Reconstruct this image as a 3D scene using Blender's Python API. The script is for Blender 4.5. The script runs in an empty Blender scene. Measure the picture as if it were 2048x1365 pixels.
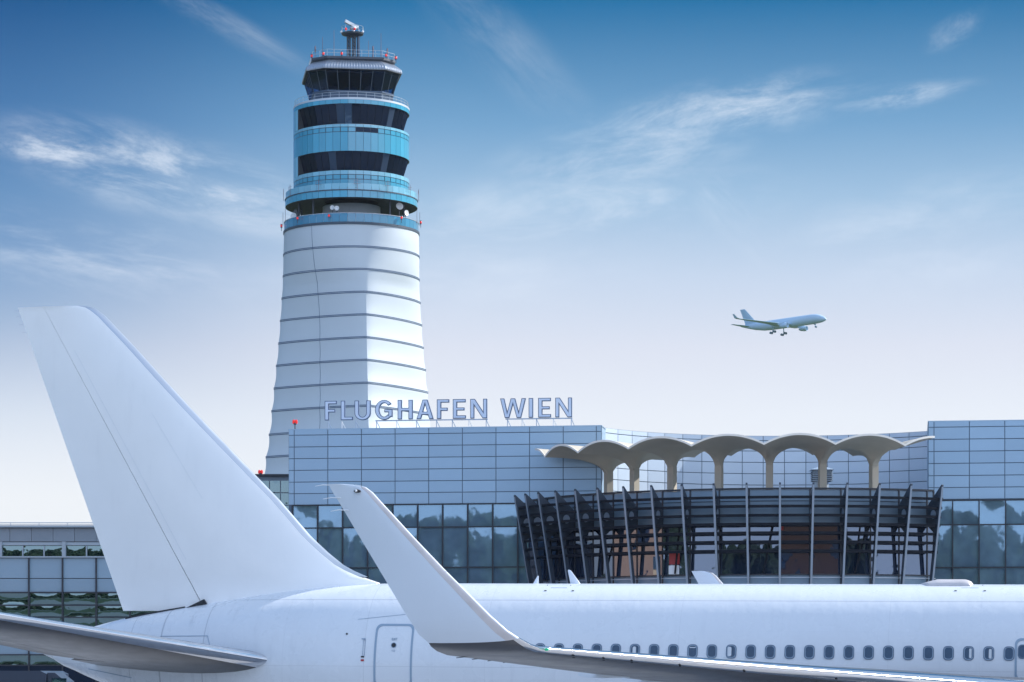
import bpy, bmesh, math, random
from mathutils import Vector, Matrix, noise

random.seed(7)
R = math.radians
HAZE = 0.00003
F, CX, HY, ZE = 5530.0, 1024.0, 1350.0, 4.6      # focal length and picture centre of the long lens, eye height
COL = bpy.context.scene.collection
V = Vector

def at(px, py, Y):
    return V(((px - CX) / F * Y, Y, ZE + (HY - py) / F * Y))

def srgb(r, g, b):
    f = lambda c: (c / 12.92 if c <= 0.04045 else ((c + 0.055) / 1.055) ** 2.4)
    return (f(r / 255.0), f(g / 255.0), f(b / 255.0), 1.0)

def lerp(a, b, t):
    return a + (b - a) * t

def interp(tab, x):
    if x <= tab[0][0]:
        return tab[0][1]
    for (x0, y0), (x1, y1) in zip(tab, tab[1:]):
        if x <= x1:
            return lerp(y0, y1, (x - x0) / (x1 - x0))
    return tab[-1][1]

# ------------------------------------------------------------------ materials
class NT:
    def __init__(self, tree):
        self.t = tree
        tree.nodes.clear()
    def n(self, typ, **kw):
        nd = self.t.nodes.new(typ)
        for k, v in kw.items():
            setattr(nd, k, v)
        return nd
    def lk(self, a, b):
        self.t.links.new(a, b)
    def put(self, sock, val):
        if hasattr(val, 'is_output'):
            self.lk(val, sock)
        elif val is not None:
            sock.default_value = val
    def m(self, op, a, b=None, c=None, clamp=False):
        nd = self.n('ShaderNodeMath', operation=op)
        nd.use_clamp = clamp
        self.put(nd.inputs[0], a); self.put(nd.inputs[1], b); self.put(nd.inputs[2], c)
        return nd.outputs[0]
    def mix(self, fac, a, b, blend='MIX'):
        nd = self.n('ShaderNodeMix', data_type='RGBA', blend_type=blend)
        self.put(nd.inputs[0], fac); self.put(nd.inputs[6], a); self.put(nd.inputs[7], b)
        return nd.outputs[2]
    def smooth(self, x, e0, e1):
        nd = self.n('ShaderNodeMapRange', interpolation_type='SMOOTHSTEP')
        self.put(nd.inputs[0], x); nd.inputs[1].default_value = e0; nd.inputs[2].default_value = e1
        return nd.outputs[0]
    def noise(self, vec, scale, detail=4.0, rough=0.5, dist=0.0):
        nd = self.n('ShaderNodeTexNoise')
        self.put(nd.inputs['Vector'], vec)
        nd.inputs['Scale'].default_value = scale; nd.inputs['Detail'].default_value = detail
        nd.inputs['Roughness'].default_value = rough; nd.inputs['Distortion'].default_value = dist
        return nd.outputs['Fac']
    def mapping(self, vec, scale=(1, 1, 1), loc=(0, 0, 0), rot=(0, 0, 0)):
        nd = self.n('ShaderNodeMapping')
        self.put(nd.inputs[0], vec)
        nd.inputs['Location'].default_value = loc; nd.inputs['Rotation'].default_value = rot
        nd.inputs['Scale'].default_value = scale
        return nd.outputs[0]

def mat(name, col, rough=0.5, metal=0.0, var=0.0, vscale=0.6, island=0.0, bump=0.0, bscale=30.0, coat=0.0, emit=None, es=0.0, spec=0.5, vstretch=(1, 1, 1)):
    mt = bpy.data.materials.new(name)
    mt.use_nodes = True
    T = NT(mt.node_tree)
    out = T.n('ShaderNodeOutputMaterial')
    p = T.n('ShaderNodeBsdfPrincipled')
    T.lk(p.outputs[0], out.inputs[0])
    c = (col[0], col[1], col[2], 1.0)
    obj = T.n('ShaderNodeTexCoord').outputs['Object']
    base = None
    if var > 0:
        f = T.noise(T.mapping(obj, vstretch), vscale, 5.0, 0.6)
        f = T.m('MULTIPLY_ADD', f, var * 2, 1.0 - var)
        base = T.mix(1.0, c, f, 'MULTIPLY')
    if island > 0:
        r = T.n('ShaderNodeNewGeometry').outputs['Random Per Island']
        f = T.m('MULTIPLY_ADD', r, island * 2, 1.0 - island)
        base = T.mix(1.0, base if base is not None else c, f, 'MULTIPLY')
    T.put(p.inputs['Base Color'], base if base is not None else c)
    p.inputs['Roughness'].default_value = rough
    p.inputs['Metallic'].default_value = metal
    p.inputs['Specular IOR Level'].default_value = spec
    p.inputs['Coat Weight'].default_value = coat
    p.inputs['Coat Roughness'].default_value = 0.12
    if var > 0:
        rf = T.noise(obj, vscale * 2.3, 4.0, 0.6)
        T.put(p.inputs['Roughness'], T.m('MULTIPLY_ADD', rf, 0.2, rough - 0.1, True))
    if bump > 0:
        b = T.n('ShaderNodeBump')
        b.inputs['Strength'].default_value = bump; b.inputs['Distance'].default_value = 0.02
        T.lk(T.noise(obj, bscale, 3.0), b.inputs['Height'])
        T.lk(b.outputs[0], p.inputs['Normal'])
    if emit:
        p.inputs['Emission Color'].default_value = (*emit, 1.0)
        p.inputs['Emission Strength'].default_value = es
    return mt

def glass_mat(name, refl, dark, fac=0.6, wave=0.004, wscale=0.8, rough=0.015, island=0.0):
    """coated facade glass: a mirror-like coat over a dark room, with the slight waviness of real panes"""
    mt = bpy.data.materials.new(name)
    mt.use_nodes = True
    T = NT(mt.node_tree)
    out = T.n('ShaderNodeOutputMaterial')
    g = T.n('ShaderNodeBsdfGlossy'); g.inputs['Color'].default_value = (*refl, 1); g.inputs['Roughness'].default_value = rough
    d = T.n('ShaderNodeBsdfDiffuse')
    mx = T.n('ShaderNodeMixShader'); mx.inputs[0].default_value = fac
    T.lk(d.outputs[0], mx.inputs[1]); T.lk(g.outputs[0], mx.inputs[2]); T.lk(mx.outputs[0], out.inputs[0])
    tc = T.n('ShaderNodeTexCoord')
    obj = tc.outputs['Object']
    rnd = T.n('ShaderNodeObjectInfo').outputs['Random']
    cb = T.n('ShaderNodeCombineXYZ')
    T.lk(T.m('MULTIPLY', rnd, 37.0), cb.inputs[0]); T.lk(T.m('MULTIPLY', rnd, 91.0), cb.inputs[2])
    va = T.n('ShaderNodeVectorMath', operation='ADD'); T.lk(obj, va.inputs[0]); T.lk(cb.outputs[0], va.inputs[1])
    dn = T.noise(va.outputs[0], 0.7, 3.0)
    T.lk(T.mix(dn, (dark[0] * .5, dark[1] * .5, dark[2] * .5, 1), (dark[0] * 1.5, dark[1] * 1.5, dark[2] * 1.5, 1)), d.inputs['Color'])
    if wave > 0:
        b = T.n('ShaderNodeBump'); b.inputs['Strength'].default_value = 1.0; b.inputs['Distance'].default_value = 1.0
        T.lk(T.m('MULTIPLY', T.noise(va.outputs[0], wscale, 2.0), wave), b.inputs['Height'])
        T.lk(b.outputs[0], g.inputs['Normal'])
    return mt

def paint_mat(name, col, lines_z=(), lines_x=(), dirt=0.0, rough=0.28):
    """aircraft paint with skin joints along given stations and faint streaks of dirt"""
    mt = bpy.data.materials.new(name)
    mt.use_nodes = True
    T = NT(mt.node_tree)
    out = T.n('ShaderNodeOutputMaterial')
    p = T.n('ShaderNodeBsdfPrincipled'); T.lk(p.outputs[0], out.inputs[0])
    obj = T.n('ShaderNodeTexCoord').outputs['Object']
    sx = T.n('ShaderNodeSeparateXYZ'); T.lk(obj, sx.inputs[0])
    f = T.m('MULTIPLY_ADD', T.noise(obj, 0.5, 5.0, 0.6), 0.10, 0.95)
    base = T.mix(1.0, (*col, 1), f, 'MULTIPLY')
    msk = None
    for zz, wd, st in lines_z:
        d = T.m('ABSOLUTE', T.m('SUBTRACT', sx.outputs[2], zz))
        a = T.m('MULTIPLY', T.m('LESS_THAN', d, wd), st)
        msk = a if msk is None else T.m('MAXIMUM', msk, a)
    for xx, wd, st in lines_x:
        d = T.m('ABSOLUTE', T.m('SUBTRACT', sx.outputs[0], xx))
        a = T.m('MULTIPLY', T.m('LESS_THAN', d, wd), st)
        msk = a if msk is None else T.m('MAXIMUM', msk, a)
    if dirt > 0:
        s = T.noise(T.mapping(obj, (2.2, 0.6, 0.35)), 1.6, 6.0, 0.65)
        a = T.m('MULTIPLY', T.smooth(s, 0.52, 0.78), dirt)
        aft = T.smooth(sx.outputs[0], -9.0, -16.0)
        a = T.m('MULTIPLY', a, T.m('MULTIPLY_ADD', aft, 0.75, 0.25))
        msk = a if msk is None else T.m('MAXIMUM', msk, a)
    if msk is not None:
        base = T.mix(msk, base, (0.16, 0.18, 0.22, 1))
    T.put(p.inputs['Base Color'], base)
    T.put(p.inputs['Roughness'], T.m('MULTIPLY_ADD', T.noise(obj, 1.3, 3.0), 0.12, rough - 0.06))
    bp = T.n('ShaderNodeBump'); bp.inputs['Strength'].default_value = .5; bp.inputs['Distance'].default_value = .02
    T.lk(T.noise(T.mapping(obj, (1.6, 1, 1)), 1.8, 2.0), bp.inputs['Height']); T.lk(bp.outputs[0], p.inputs['Normal'])
    p.inputs['Coat Weight'].default_value = 0.25; p.inputs['Coat Roughness'].default_value = 0.08
    return mt

M = {}
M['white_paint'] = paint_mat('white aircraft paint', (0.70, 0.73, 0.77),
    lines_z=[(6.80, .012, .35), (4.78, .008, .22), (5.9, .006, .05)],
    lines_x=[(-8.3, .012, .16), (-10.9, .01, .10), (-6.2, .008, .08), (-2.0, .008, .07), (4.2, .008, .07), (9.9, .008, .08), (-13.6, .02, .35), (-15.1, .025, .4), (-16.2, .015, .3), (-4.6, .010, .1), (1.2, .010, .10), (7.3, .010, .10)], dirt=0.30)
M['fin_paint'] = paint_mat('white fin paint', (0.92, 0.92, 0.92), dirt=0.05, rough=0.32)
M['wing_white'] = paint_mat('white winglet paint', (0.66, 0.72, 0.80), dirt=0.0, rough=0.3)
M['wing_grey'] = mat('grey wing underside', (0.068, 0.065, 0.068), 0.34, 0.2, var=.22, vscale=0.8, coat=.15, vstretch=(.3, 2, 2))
M['polished'] = mat('polished leading edge metal', (0.74, 0.74, 0.76), 0.11, 1.0, var=.06, vscale=1.5)
M['band_grey'] = mat('worn grey leading edge band', (0.60, 0.56, 0.56), 0.42, 0.2, var=.18, vscale=3.0)
M['fin_edge'] = mat('brushed fin edge metal', (0.42, 0.47, 0.54), 0.35, 0.75, var=.08)
M['dark'] = mat('dark gap', (0.02, 0.022, 0.028), 0.6)
M['door_line'] = mat('blue grey door outline', (0.27, 0.36, 0.46), 0.4)
M['win_rim'] = mat('dark window rim', (0.09, 0.14, 0.21), 0.35)
M['win_frame'] = mat('pale window frame', (0.27, 0.35, 0.45), 0.35)
M['win_pane'] = mat('cabin window pane', (0.02, 0.05, 0.10), 0.06, spec=0.8, var=.3, vscale=3)
M['blind'] = mat('white window blind', (0.62, 0.66, 0.70), 0.5)  # white plates stand in for light seen through the far windows
M['red'] = mat('red paint', (0.38, 0.025, 0.03), 0.4)
M['red_lamp'] = mat('red lamp glass', (0.70, 0.03, 0.03), 0.25, emit=(1.0, 0.04, 0.03), es=0.22)
M['green_lamp'] = mat('green lamp glass', (0.02, 0.5, 0.25), 0.15, emit=(0.05, 0.9, 0.4), es=0.1)
M['membrane'] = mat('white tower membrane', (0.47, 0.53, 0.575), 0.6, var=.06, vscale=0.12, vstretch=(1, 1, .4))
M['ring'] = mat('blue grey tower ring', (0.055, 0.10, 0.18), 0.5)
M['teal'] = mat('turquoise glass panel', (0.05, 0.31, 0.45), 0.12, island=.10, var=.08, vscale=.3, spec=.8, coat=.5)
M['teal_pale'] = mat('pale turquoise glass panel', (0.19, 0.45, 0.57), 0.12, island=.12, spec=.7, coat=.5)
M['teal_clear'] = mat('turquoise balustrade glass', (0.035, 0.21, 0.34), 0.10, island=.14, spec=.8, coat=.5)
M['seam'] = mat('dark seam', (0.035, 0.06, 0.09), 0.5)
M['tower_glass'] = glass_mat('dark cab glass', (0.10, 0.15, 0.24), (0.004, 0.008, 0.02), .12, wave=.02, wscale=.35, island=1)
def clear_glass(name, tint, refl, fac):
    mt = bpy.data.materials.new(name); mt.use_nodes = True
    T = NT(mt.node_tree); out = T.n('ShaderNodeOutputMaterial')
    t = T.n('ShaderNodeBsdfTransparent'); t.inputs[0].default_value = (*tint, 1)
    g = T.n('ShaderNodeBsdfGlossy'); g.inputs['Color'].default_value = (*refl, 1); g.inputs['Roughness'].default_value = .02
    mx = T.n('ShaderNodeMixShader'); mx.inputs[0].default_value = fac
    T.lk(t.outputs[0], mx.inputs[1]); T.lk(g.outputs[0], mx.inputs[2]); T.lk(mx.outputs[0], out.inputs[0])
    return mt
M['clear_glass'] = clear_glass('tinted cab glass', (0.52, 0.66, 0.80), (0.12, 0.18, 0.28), .10)
M['joint'] = mat('shadowed cladding joint', (0.10, 0.155, 0.22), 0.6)  # backing tone showing in the open joints of the cladding
M['clad_mid'] = mat('mid grey blue cladding', (0.20, 0.30, 0.39), 0.42, 0.2, island=.06, var=.06, vscale=.2)
M['pier'] = mat('grey window surround', (0.26, 0.33, 0.39), 0.5)
M['cab_side_glass'] = glass_mat('pale cab glass', (0.20, 0.30, 0.42), (0.03, 0.055, 0.09), .4, wave=.01)
M['sill'] = mat('pale metal sill', (0.50, 0.55, 0.60), 0.4, 0.3)
M['gallery'] = mat('blue grey gallery metal', (0.05, 0.085, 0.14), 0.4, .3)
M['tower_blind'] = mat('dark lowered blind', (0.035, 0.06, 0.10), 0.9, spec=.1)
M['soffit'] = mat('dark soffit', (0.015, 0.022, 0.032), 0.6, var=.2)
M['core_wall'] = mat('pale core wall', (0.42, 0.48, 0.54), 0.6, var=.15)
M['corrugated'] = mat('corrugated roof metal', (0.32, 0.36, 0.42), 0.38, 0.6)
M['mast'] = mat('dark lattice steel', (0.06, 0.075, 0.10), 0.5, .3)
M['rail'] = mat('pale galvanised rail', (0.45, 0.50, 0.56), 0.4, .5)
M['whip'] = mat('whip antenna', (0.16, 0.13, 0.17), 0.5)
M['dish'] = mat('white dish', (0.78, 0.80, 0.82), 0.45)
M['cladding'] = mat('blue grey metal cladding', (0.30, 0.43, 0.55), 0.36, 0.35, island=.05, var=.05, vscale=.15)
M['clad_pale'] = mat('pale metal cladding', (0.53, 0.62, 0.71), 0.5, 0.35, island=.03, var=.05, vscale=.15)  # block cladding lightened in colour to suggest the sunlit stretch
M['bow_panel'] = mat('mid blue grey bow panel', (0.16, 0.235, 0.31), 0.4, 0.25, island=.08, var=.1, vscale=.3)
M['clad_low'] = mat('dull grey cladding', (0.17, 0.22, 0.27), 0.5, 0.2, island=.05, var=.1, vscale=.3)
M['mullion'] = mat('black mullion', (0.012, 0.018, 0.03), 0.4)
M['glass'] = glass_mat('facade glass', (0.25, 0.40, 0.54), (0.155, 0.25, 0.34), .46, wave=.006, wscale=.6, rough=.03)
M['glass_dark'] = glass_mat('dark facade glass', (0.40, 0.50, 0.66), (0.010, 0.019, 0.042), .27, wave=.006, wscale=.6)
M['glass_left'] = glass_mat('wavy dark glass', (0.25, 0.36, 0.39), (0.010, 0.026, 0.028), .55, wave=.012, wscale=1.1)
M['fin_steel'] = mat('blue grey steel fin', (0.045, 0.062, 0.088), 0.5, .1, var=.12, spec=.3)
M['louvre'] = mat('dark louvre', (0.006, 0.009, 0.016), 0.55, .0, spec=.15)
M['cream'] = mat('cream concrete shell', (0.52, 0.465, 0.375), 0.7, var=.22, vscale=.45, bump=.15, bscale=6, vstretch=(1, 1, .5))
M['trim'] = mat('pale concrete edge', (0.78, 0.74, 0.66), 0.7, var=.1, vscale=1.5)
M['flange'] = mat('pale grey fin flange', (0.24, 0.29, 0.35), 0.45, .3)
M['letter_face'] = mat('pale blue letter face', (0.56, 0.66, 0.80), 0.4)
M['letter_edge'] = mat('dark blue letter edge', (0.05, 0.09, 0.18), 0.45)
M['strut'] = mat('grey strut', (0.36, 0.44, 0.55), 0.45, .3)
M['vent'] = mat('galvanised vent', (0.42, 0.50, 0.58), 0.4, .4)
M['plane_grey'] = mat('pale blue grey jet paint', (0.42, 0.57, 0.71), 0.4, var=.05)  # distance haze mixed into the jet's own colour
M['plane_dark'] = mat('darker blue jet paint', (0.34, 0.50, 0.63), 0.45)  # wing and tail tone, haze tint included in the colour
M['tyre'] = mat('tyre rubber', (0.09, 0.18, 0.25), 0.7)  # rubber lightened and blued for the hazy distance
M['concrete'] = mat('apron concrete', (0.30, 0.32, 0.35), 0.8, var=.2, vscale=.08, bump=.1)
M['grass'] = mat('grass', (0.055, 0.085, 0.03), 0.9, var=.3, vscale=.05, bump=.4, bscale=4)
M['leaf'] = mat('dark tree leaf', (0.035, 0.055, 0.025), 0.8, island=.35)
M['bark'] = mat('bark', (0.07, 0.055, 0.04), 0.9, var=.2, vscale=3)
M['stucco'] = mat('peach stucco', (0.66, 0.38, 0.25), 0.8, var=.1)
M['brick'] = mat('brown brick', (0.22, 0.10, 0.05), 0.85, var=.3, vscale=.4)
M['truck'] = mat('dark blue truck paint', (0.02, 0.03, 0.055), 0.35, coat=.4)
M['truck_glass'] = glass_mat('truck windscreen', (0.35, 0.5, 0.6), (0.02, 0.05, 0.07), .5, wave=.0)

# ------------------------------------------------------------------ mesh builder
ORG = {}

class MB:
    def __init__(s):
        s.v, s.f, s.mi = [], [], []
    def add(s, vs, fs, mi=0):
        o = len(s.v)
        s.v += [V(p) for p in vs]
        for f in fs:
            s.f.append([i + o for i in f]); s.mi.append(mi)
    def quad(s, a, b, c, d, mi=0):
        s.add([a, b, c, d], [(0, 1, 2, 3)], mi)
    def box(s, c, sz, ax=None, mi=0):
        ax = ax or (V((1, 0, 0)), V((0, 1, 0)), V((0, 0, 1)))
        c = V(c)
        pts = [c + ax[0] * (sz[0] * .5 * i) + ax[1] * (sz[1] * .5 * j) + ax[2] * (sz[2] * .5 * k) for k in (-1, 1) for j in (-1, 1) for i in (-1, 1)]
        s.add(pts, [(0, 2, 3, 1), (4, 5, 7, 6), (0, 1, 5, 4), (2, 6, 7, 3), (0, 4, 6, 2), (1, 3, 7, 5)], mi)
    def bar(s, a, b, w, h, up=V((0, 0, 1)), mi=0):
        a, b = V(a), V(b); d = b - a; L = d.length; d.normalize()
        sd = d.cross(up)
        if sd.length < 1e-4: sd = d.cross(V((1, 0, 0)))
        sd.normalize(); u = sd.cross(d)
        s.box((a + b) / 2, (L, w, h), (d, sd, u), mi)
    def tube(s, pts, r, n=8, mi=0, caps=True, closed=False):
        pts = [V(p) for p in pts]; loops = []
        rr = r if isinstance(r, (list, tuple)) else [r] * len(pts)
        for i, p in enumerate(pts):
            if closed:
                d = pts[(i + 1) % len(pts)] - pts[i - 1]
            else:
                d = pts[min(i + 1, len(pts) - 1)] - pts[max(i - 1, 0)]
            d.normalize()
            ref = V((0, 0, 1)) if abs(d.z) < .9 else V((1, 0, 0))
            a = d.cross(ref).normalized(); b = d.cross(a)
            loops.append([p + (a * math.cos(k * 2 * math.pi / n) + b * math.sin(k * 2 * math.pi / n)) * rr[i] for k in range(n)])
        if closed: loops.append(loops[0])
        s.loft(loops, mi, caps and not closed, caps and not closed)
    def loft(s, loops, mi=0, c0=True, c1=True, closed=True):
        n = len(loops[0]); vs = [p for l in loops for p in l]; fs = []
        for i in range(len(loops) - 1):
            for k in range(n if closed else n - 1):
                k2 = (k + 1) % n
                fs.append((i * n + k, i * n + k2, (i + 1) * n + k2, (i + 1) * n + k))
        if c0: fs.append(tuple(range(n))[::-1])
        if c1: fs.append(tuple((len(loops) - 1) * n + k for k in range(n)))
        s.add(vs, fs, mi)
    def lathe(s, prof, c, n=24, axis=None, mi=0, caps=True):
        c = V(c)
        if axis is None: a, b, d = V((1, 0, 0)), V((0, 1, 0)), V((0, 0, 1))
        else:
            d = V(axis).normalized(); a = d.cross(V((0, 0, 1)))
            if a.length < 1e-3: a = V((1, 0, 0))
            a.normalize(); b = d.cross(a)
        loops = [[c + d * h + (a * math.cos(2 * math.pi * k / n) + b * math.sin(2 * math.pi * k / n)) * max(r, 1e-3) for k in range(n)] for r, h in prof]
        s.loft(loops, mi, caps, caps)
    def prism(s, poly, ext, mi=0):
        n = len(poly); a = [V(p) for p in poly]; b = [p + V(ext) for p in a]
        s.add(a + b, [tuple(range(n))[::-1], tuple(range(n, 2 * n))] + [(i, (i + 1) % n, n + (i + 1) % n, n + i) for i in range(n)], mi)
    def build(s, name, mats, parent=None, smooth=False, ang=35, weld=False):
        if not isinstance(mats, (list, tuple)): mats = [mats]
        if parent is not None: org = ORG[parent]
        else:
            lo = V((min(p.x for p in s.v), min(p.y for p in s.v), min(p.z for p in s.v))); hi = V((max(p.x for p in s.v), max(p.y for p in s.v), 0))
            org = V(((lo.x + hi.x) / 2, (lo.y + hi.y) / 2, lo.z))
        me = bpy.data.meshes.new(name)
        bm = bmesh.new()
        vs = [bm.verts.new(p - org) for p in s.v]
        for f, mi in zip(s.f, s.mi):
            try:
                fc = bm.faces.new([vs[i] for i in f]); fc.material_index = mi; fc.smooth = smooth
            except ValueError: pass
        if weld: bmesh.ops.remove_doubles(bm, verts=bm.verts, dist=1e-4)
        bmesh.ops.recalc_face_normals(bm, faces=bm.faces)
        bm.to_mesh(me); bm.free()
        for m_ in mats: me.materials.append(m_)
        if smooth: me.set_sharp_from_angle(angle=R(ang))
        o = bpy.data.objects.new(name, me); COL.objects.link(o)
        ORG[o] = org
        if parent is not None: o.parent = parent
        else: o.location = org
        return o

def tag(o, label=None, cat=None, group=None, kind=None):
    if label: o['label'] = label
    if cat: o['category'] = cat
    if group: o['group'] = group
    if kind: o['kind'] = kind
    return o

def thing(name, label, cat, loc=(0, 0, 0), group=None, local=False, rot=None):
    o = bpy.data.objects.new(name, None); COL.objects.link(o)
    o.location = loc; o.empty_display_size = 1
    if rot: o.rotation_euler = rot
    ORG[o] = V((0, 0, 0)) if local else V(loc)
    return tag(o, label, cat, group)

# ------------------------------------------------------------------ ground
g = MB(); g.quad((-6000, -6000, 0), (6000, -6000, 0), (6000, 9000, 0), (-6000, 9000, 0))
tag(g.build('ground', M['grass']), 'green airfield grass reaching to the horizon', 'ground', kind='structure')
g = MB(); g.quad((-400, -110, .004), (400, -110, .004), (400, 420, .004), (-400, 420, .004))
tag(g.build('apron', M['concrete']), 'grey concrete apron under the parked jet', 'apron', kind='structure')

g = MB(); g.quad((-300, -60, .008), (-14, -60, .008), (-14, 70, .008), (-300, 70, .008))
tag(g.build('grass_field', M['grass']), 'green grass field left of the apron', 'grass field', kind='structure')

# ------------------------------------------------------------------ foil lofting for wings and fins
def half(s):
    s = max(0.0, min(1.0, s))
    return max(0.0, 5 * (.2969 * math.sqrt(s) - .126 * s - .3516 * s * s + .2843 * s ** 3 - .1036 * s ** 4))

def foil(mb, secs, s0=0.0, s1=1.0, N=9, mi=0, grow=0.0, caps=True):
    """secs: (LE, TE, normal, thickness[, s0, s1]); lofts the chord range s0..s1 as one closed skin"""
    loops = []
    for sc in secs:
        LE, TE, n, th = sc[:4]
        a, b = (sc[4], sc[5]) if len(sc) > 4 else (s0, s1)
        ss = [a + (b - a) * (1 - math.cos(math.pi * .5 * k / N)) for k in range(N + 1)]
        up = [LE + (TE - LE) * s + n * (half(s) * th + grow) for s in ss]
        dn = [LE + (TE - LE) * s - n * (half(s) * th + grow) for s in ss]
        loops.append(up[::-1] + dn)
    mb.loft(loops, mi, caps, caps)

# ------------------------------------------------------------------ parked airliner
YAW, PITCH, AXZ = R(-12.5), R(0.52), 4.84
A0 = V((4.17, 83.5, 0))
jet = thing('airliner', 'large white airliner parked across the foreground, nearest aircraft', 'airliner', A0, local=True, rot=(0, PITCH, YAW))
MJ = Matrix.Translation(A0) @ Matrix.Rotation(YAW, 4, 'Z') @ Matrix.Rotation(PITCH, 4, 'Y')
MI = MJ.inverted()

def acl(px, py, y):
    """point of the jet's own frame on the lengthwise plane y = const"""
    o = MI @ V((0, 0, ZE)); d = MI.to_3x3() @ V(((px - CX) / F, 1, (HY - py) / F))
    return o + d * ((y - o.y) / d.y)

RV, RH = 2.58, 2.515
TOP = [(p.x, p.z) for p in (acl(*q, 0) for q in ((88, 1290), (140, 1268), (200, 1250), (253, 1236), (329, 1222.5), (413, 1208), (522, 1190), (587, 1180.5), (683, 1171), (774, 1167)))]
ztop = TOP[-1][1]
TOP.append((TOP[-1][0] + 2, ztop))
BOT = [(p.x, p.z) for p in (acl(*q, -.3) for q in ((88, 1309), (96, 1315), (112, 1327), (132, 1338), (160, 1350), (200, 1366)))]
xb, zb = BOT[-1]
BOT += [(xb + 2.2, zb - .92), (xb + 5.2, zb - 1.75), (xb + 8.5, zb - 2.2), (xb + 11.5, ztop - 2 * RV)]
NOSE0, NOSE1 = 28.0, 34.5

def fus(u):
    t, b = interp(TOP, u), interp(BOT, u)
    if u > NOSE0:
        q = (u - NOSE0) / (NOSE1 - NOSE0); k = math.sqrt(max(0, 1 - q ** 2.2))
        c = lerp((t + b) / 2, (t + b) / 2 - .7, q); rv = (t - b) / 2 * max(k, .03)
        return c, rv, rv * RH / RV
    rv = (t - b) / 2
    return (t + b) / 2, rv, rv * RH / RV

def fsurf(u, h, off=0.0):
    c, rv, rh = fus(u)
    q = max(-.999, min(.999, (h - c) / rv))
    n = V((0, -math.sqrt(1 - q * q) / rh, q / rv)).normalized()
    return V((u, -rh * math.sqrt(1 - q * q), h)) + n * off, n

us = []
u = TOP[0][0]
while u < -6: us.append(u); u += .35
while u < NOSE0: us.append(u); u += 1.0
while u < NOSE1 - .01: us.append(u); u += .4
us.append(NOSE1 - .01)
def smooth_fus(u):
    w = [(-.8, .15), (-.4, .2), (0, .3), (.4, .2), (.8, .15)] if u < 0 else [(0, 1)]
    r = [0, 0, 0]
    if u < us[0] + .9: w = [(0, 1)]
    for d, k in w:
        f_ = fus(u + d)
        for i in range(3): r[i] += f_[i] * k
    return r
b = MB()
b.loft([[V((u, rh * math.cos(2 * math.pi * k / 64), c + rv * math.sin(2 * math.pi * k / 64))) for k in range(64)] for u in us for c, rv, rh in [smooth_fus(u)]])
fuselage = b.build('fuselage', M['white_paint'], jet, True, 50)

# tail fin ------------------------------------------------------------
LEc = [acl(*q, 0) for q in ((770, 1166), (753, 1160.5), (721, 1149), (689, 1132), (657, 1106), (624, 1075), (592, 1038), (560, 1001), (420, 857), (354, 788), (277, 702), (212, 634), (197, 622), (184, 614.5), (172, 613))]
LEt = sorted((p.z, p.x) for p in LEc)
tt, tb = acl(35, 613, 0), acl(252, 1238, 0)
ht, hb = acl(88, 613, 0), acl(410, 1212, 0)
def fin_sec(z, du=0.0):
    le = interp(LEt, z)
    q = (z - tb.z) / (tt.z - tb.z)
    te = lerp(tb.x, tt.x, q)
    qh = (z - hb.z) / (ht.z - hb.z)
    hg = lerp(hb.x, ht.x, qh)
    th = lerp(.95, .34, max(0, q))
    return V((le, 0, z)), V((te, 0, z)), V((0, 1, 0)), th, (le - hg) / (le - te), .22 / (le - te)
zs = [z for z, x in LEt]
zl = [tb.z - .5, tb.z - .1, tb.z + .25, tb.z + .6, tb.z + .85] + [lerp(zs[0], zs[7], k / 14) for k in range(15)] + [lerp(zs[7], zs[11], k / 6) for k in range(1, 6)] + [lerp(zs[11], zs[-1], k / 7) for k in range(8)]
zl = sorted(set(round(z, 4) for z in zl))
fin_secs = [fin_sec(z) for z in zl]
b = MB(); foil(b, [(s[0], s[1], s[2], s[3], s[5], s[4] - .004) for s in fin_secs if s[0].z > tb.z - .2], N=12)
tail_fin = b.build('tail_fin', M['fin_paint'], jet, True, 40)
b = MB(); foil(b, [(s[0], s[1], s[2], s[3], 0.0, s[5]) for s in fin_secs if s[0].z > zs[0] + .02], N=8, grow=.002)
b.build('leading_edge', M['fin_edge'], tail_fin, True, 40)
b = MB(); foil(b, [(s[0], s[1], s[2], s[3], s[4] - .001, 1.0) for s in fin_secs if s[0].z > tb.z - .05], N=6)
b.build('rudder', M['fin_paint'], tail_fin, True, 40)
b = MB()     # dark hinge fairing and gap at the rudder foot
p0, p1, p2 = acl(372, 1216, -.42), acl(407, 1199, -.42), acl(413, 1209, -.42)
b.prism([p0, p1, p2, p2 + V((0, 0, -.12)), p0 + V((0, 0, -.1))], (0, .84, 0))
b.build('hinge_fairing', M['dark'], tail_fin)
b = MB()
pts = [acl(px, py, -.18) for px, py in ((254, 1239), (290, 1231.5), (330, 1224), (372, 1217))]
b.loft([[p + V((0, -.16, .05)), p + V((0, .3, .05)), p + V((0, .3, -.03)), p + V((0, -.16, -.03))] for p in pts])
b.build('rudder_gap', M['dark'], tail_fin)
for px, py in ((42, 634), (47, 650), (52, 665), (38, 622)):
    b = MB(); p = acl(px, py, 0); b.tube([p, p + V((-.15, 0, .0))], .005, 5); b.build('static_wick', M['strut'], tail_fin)
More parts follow.
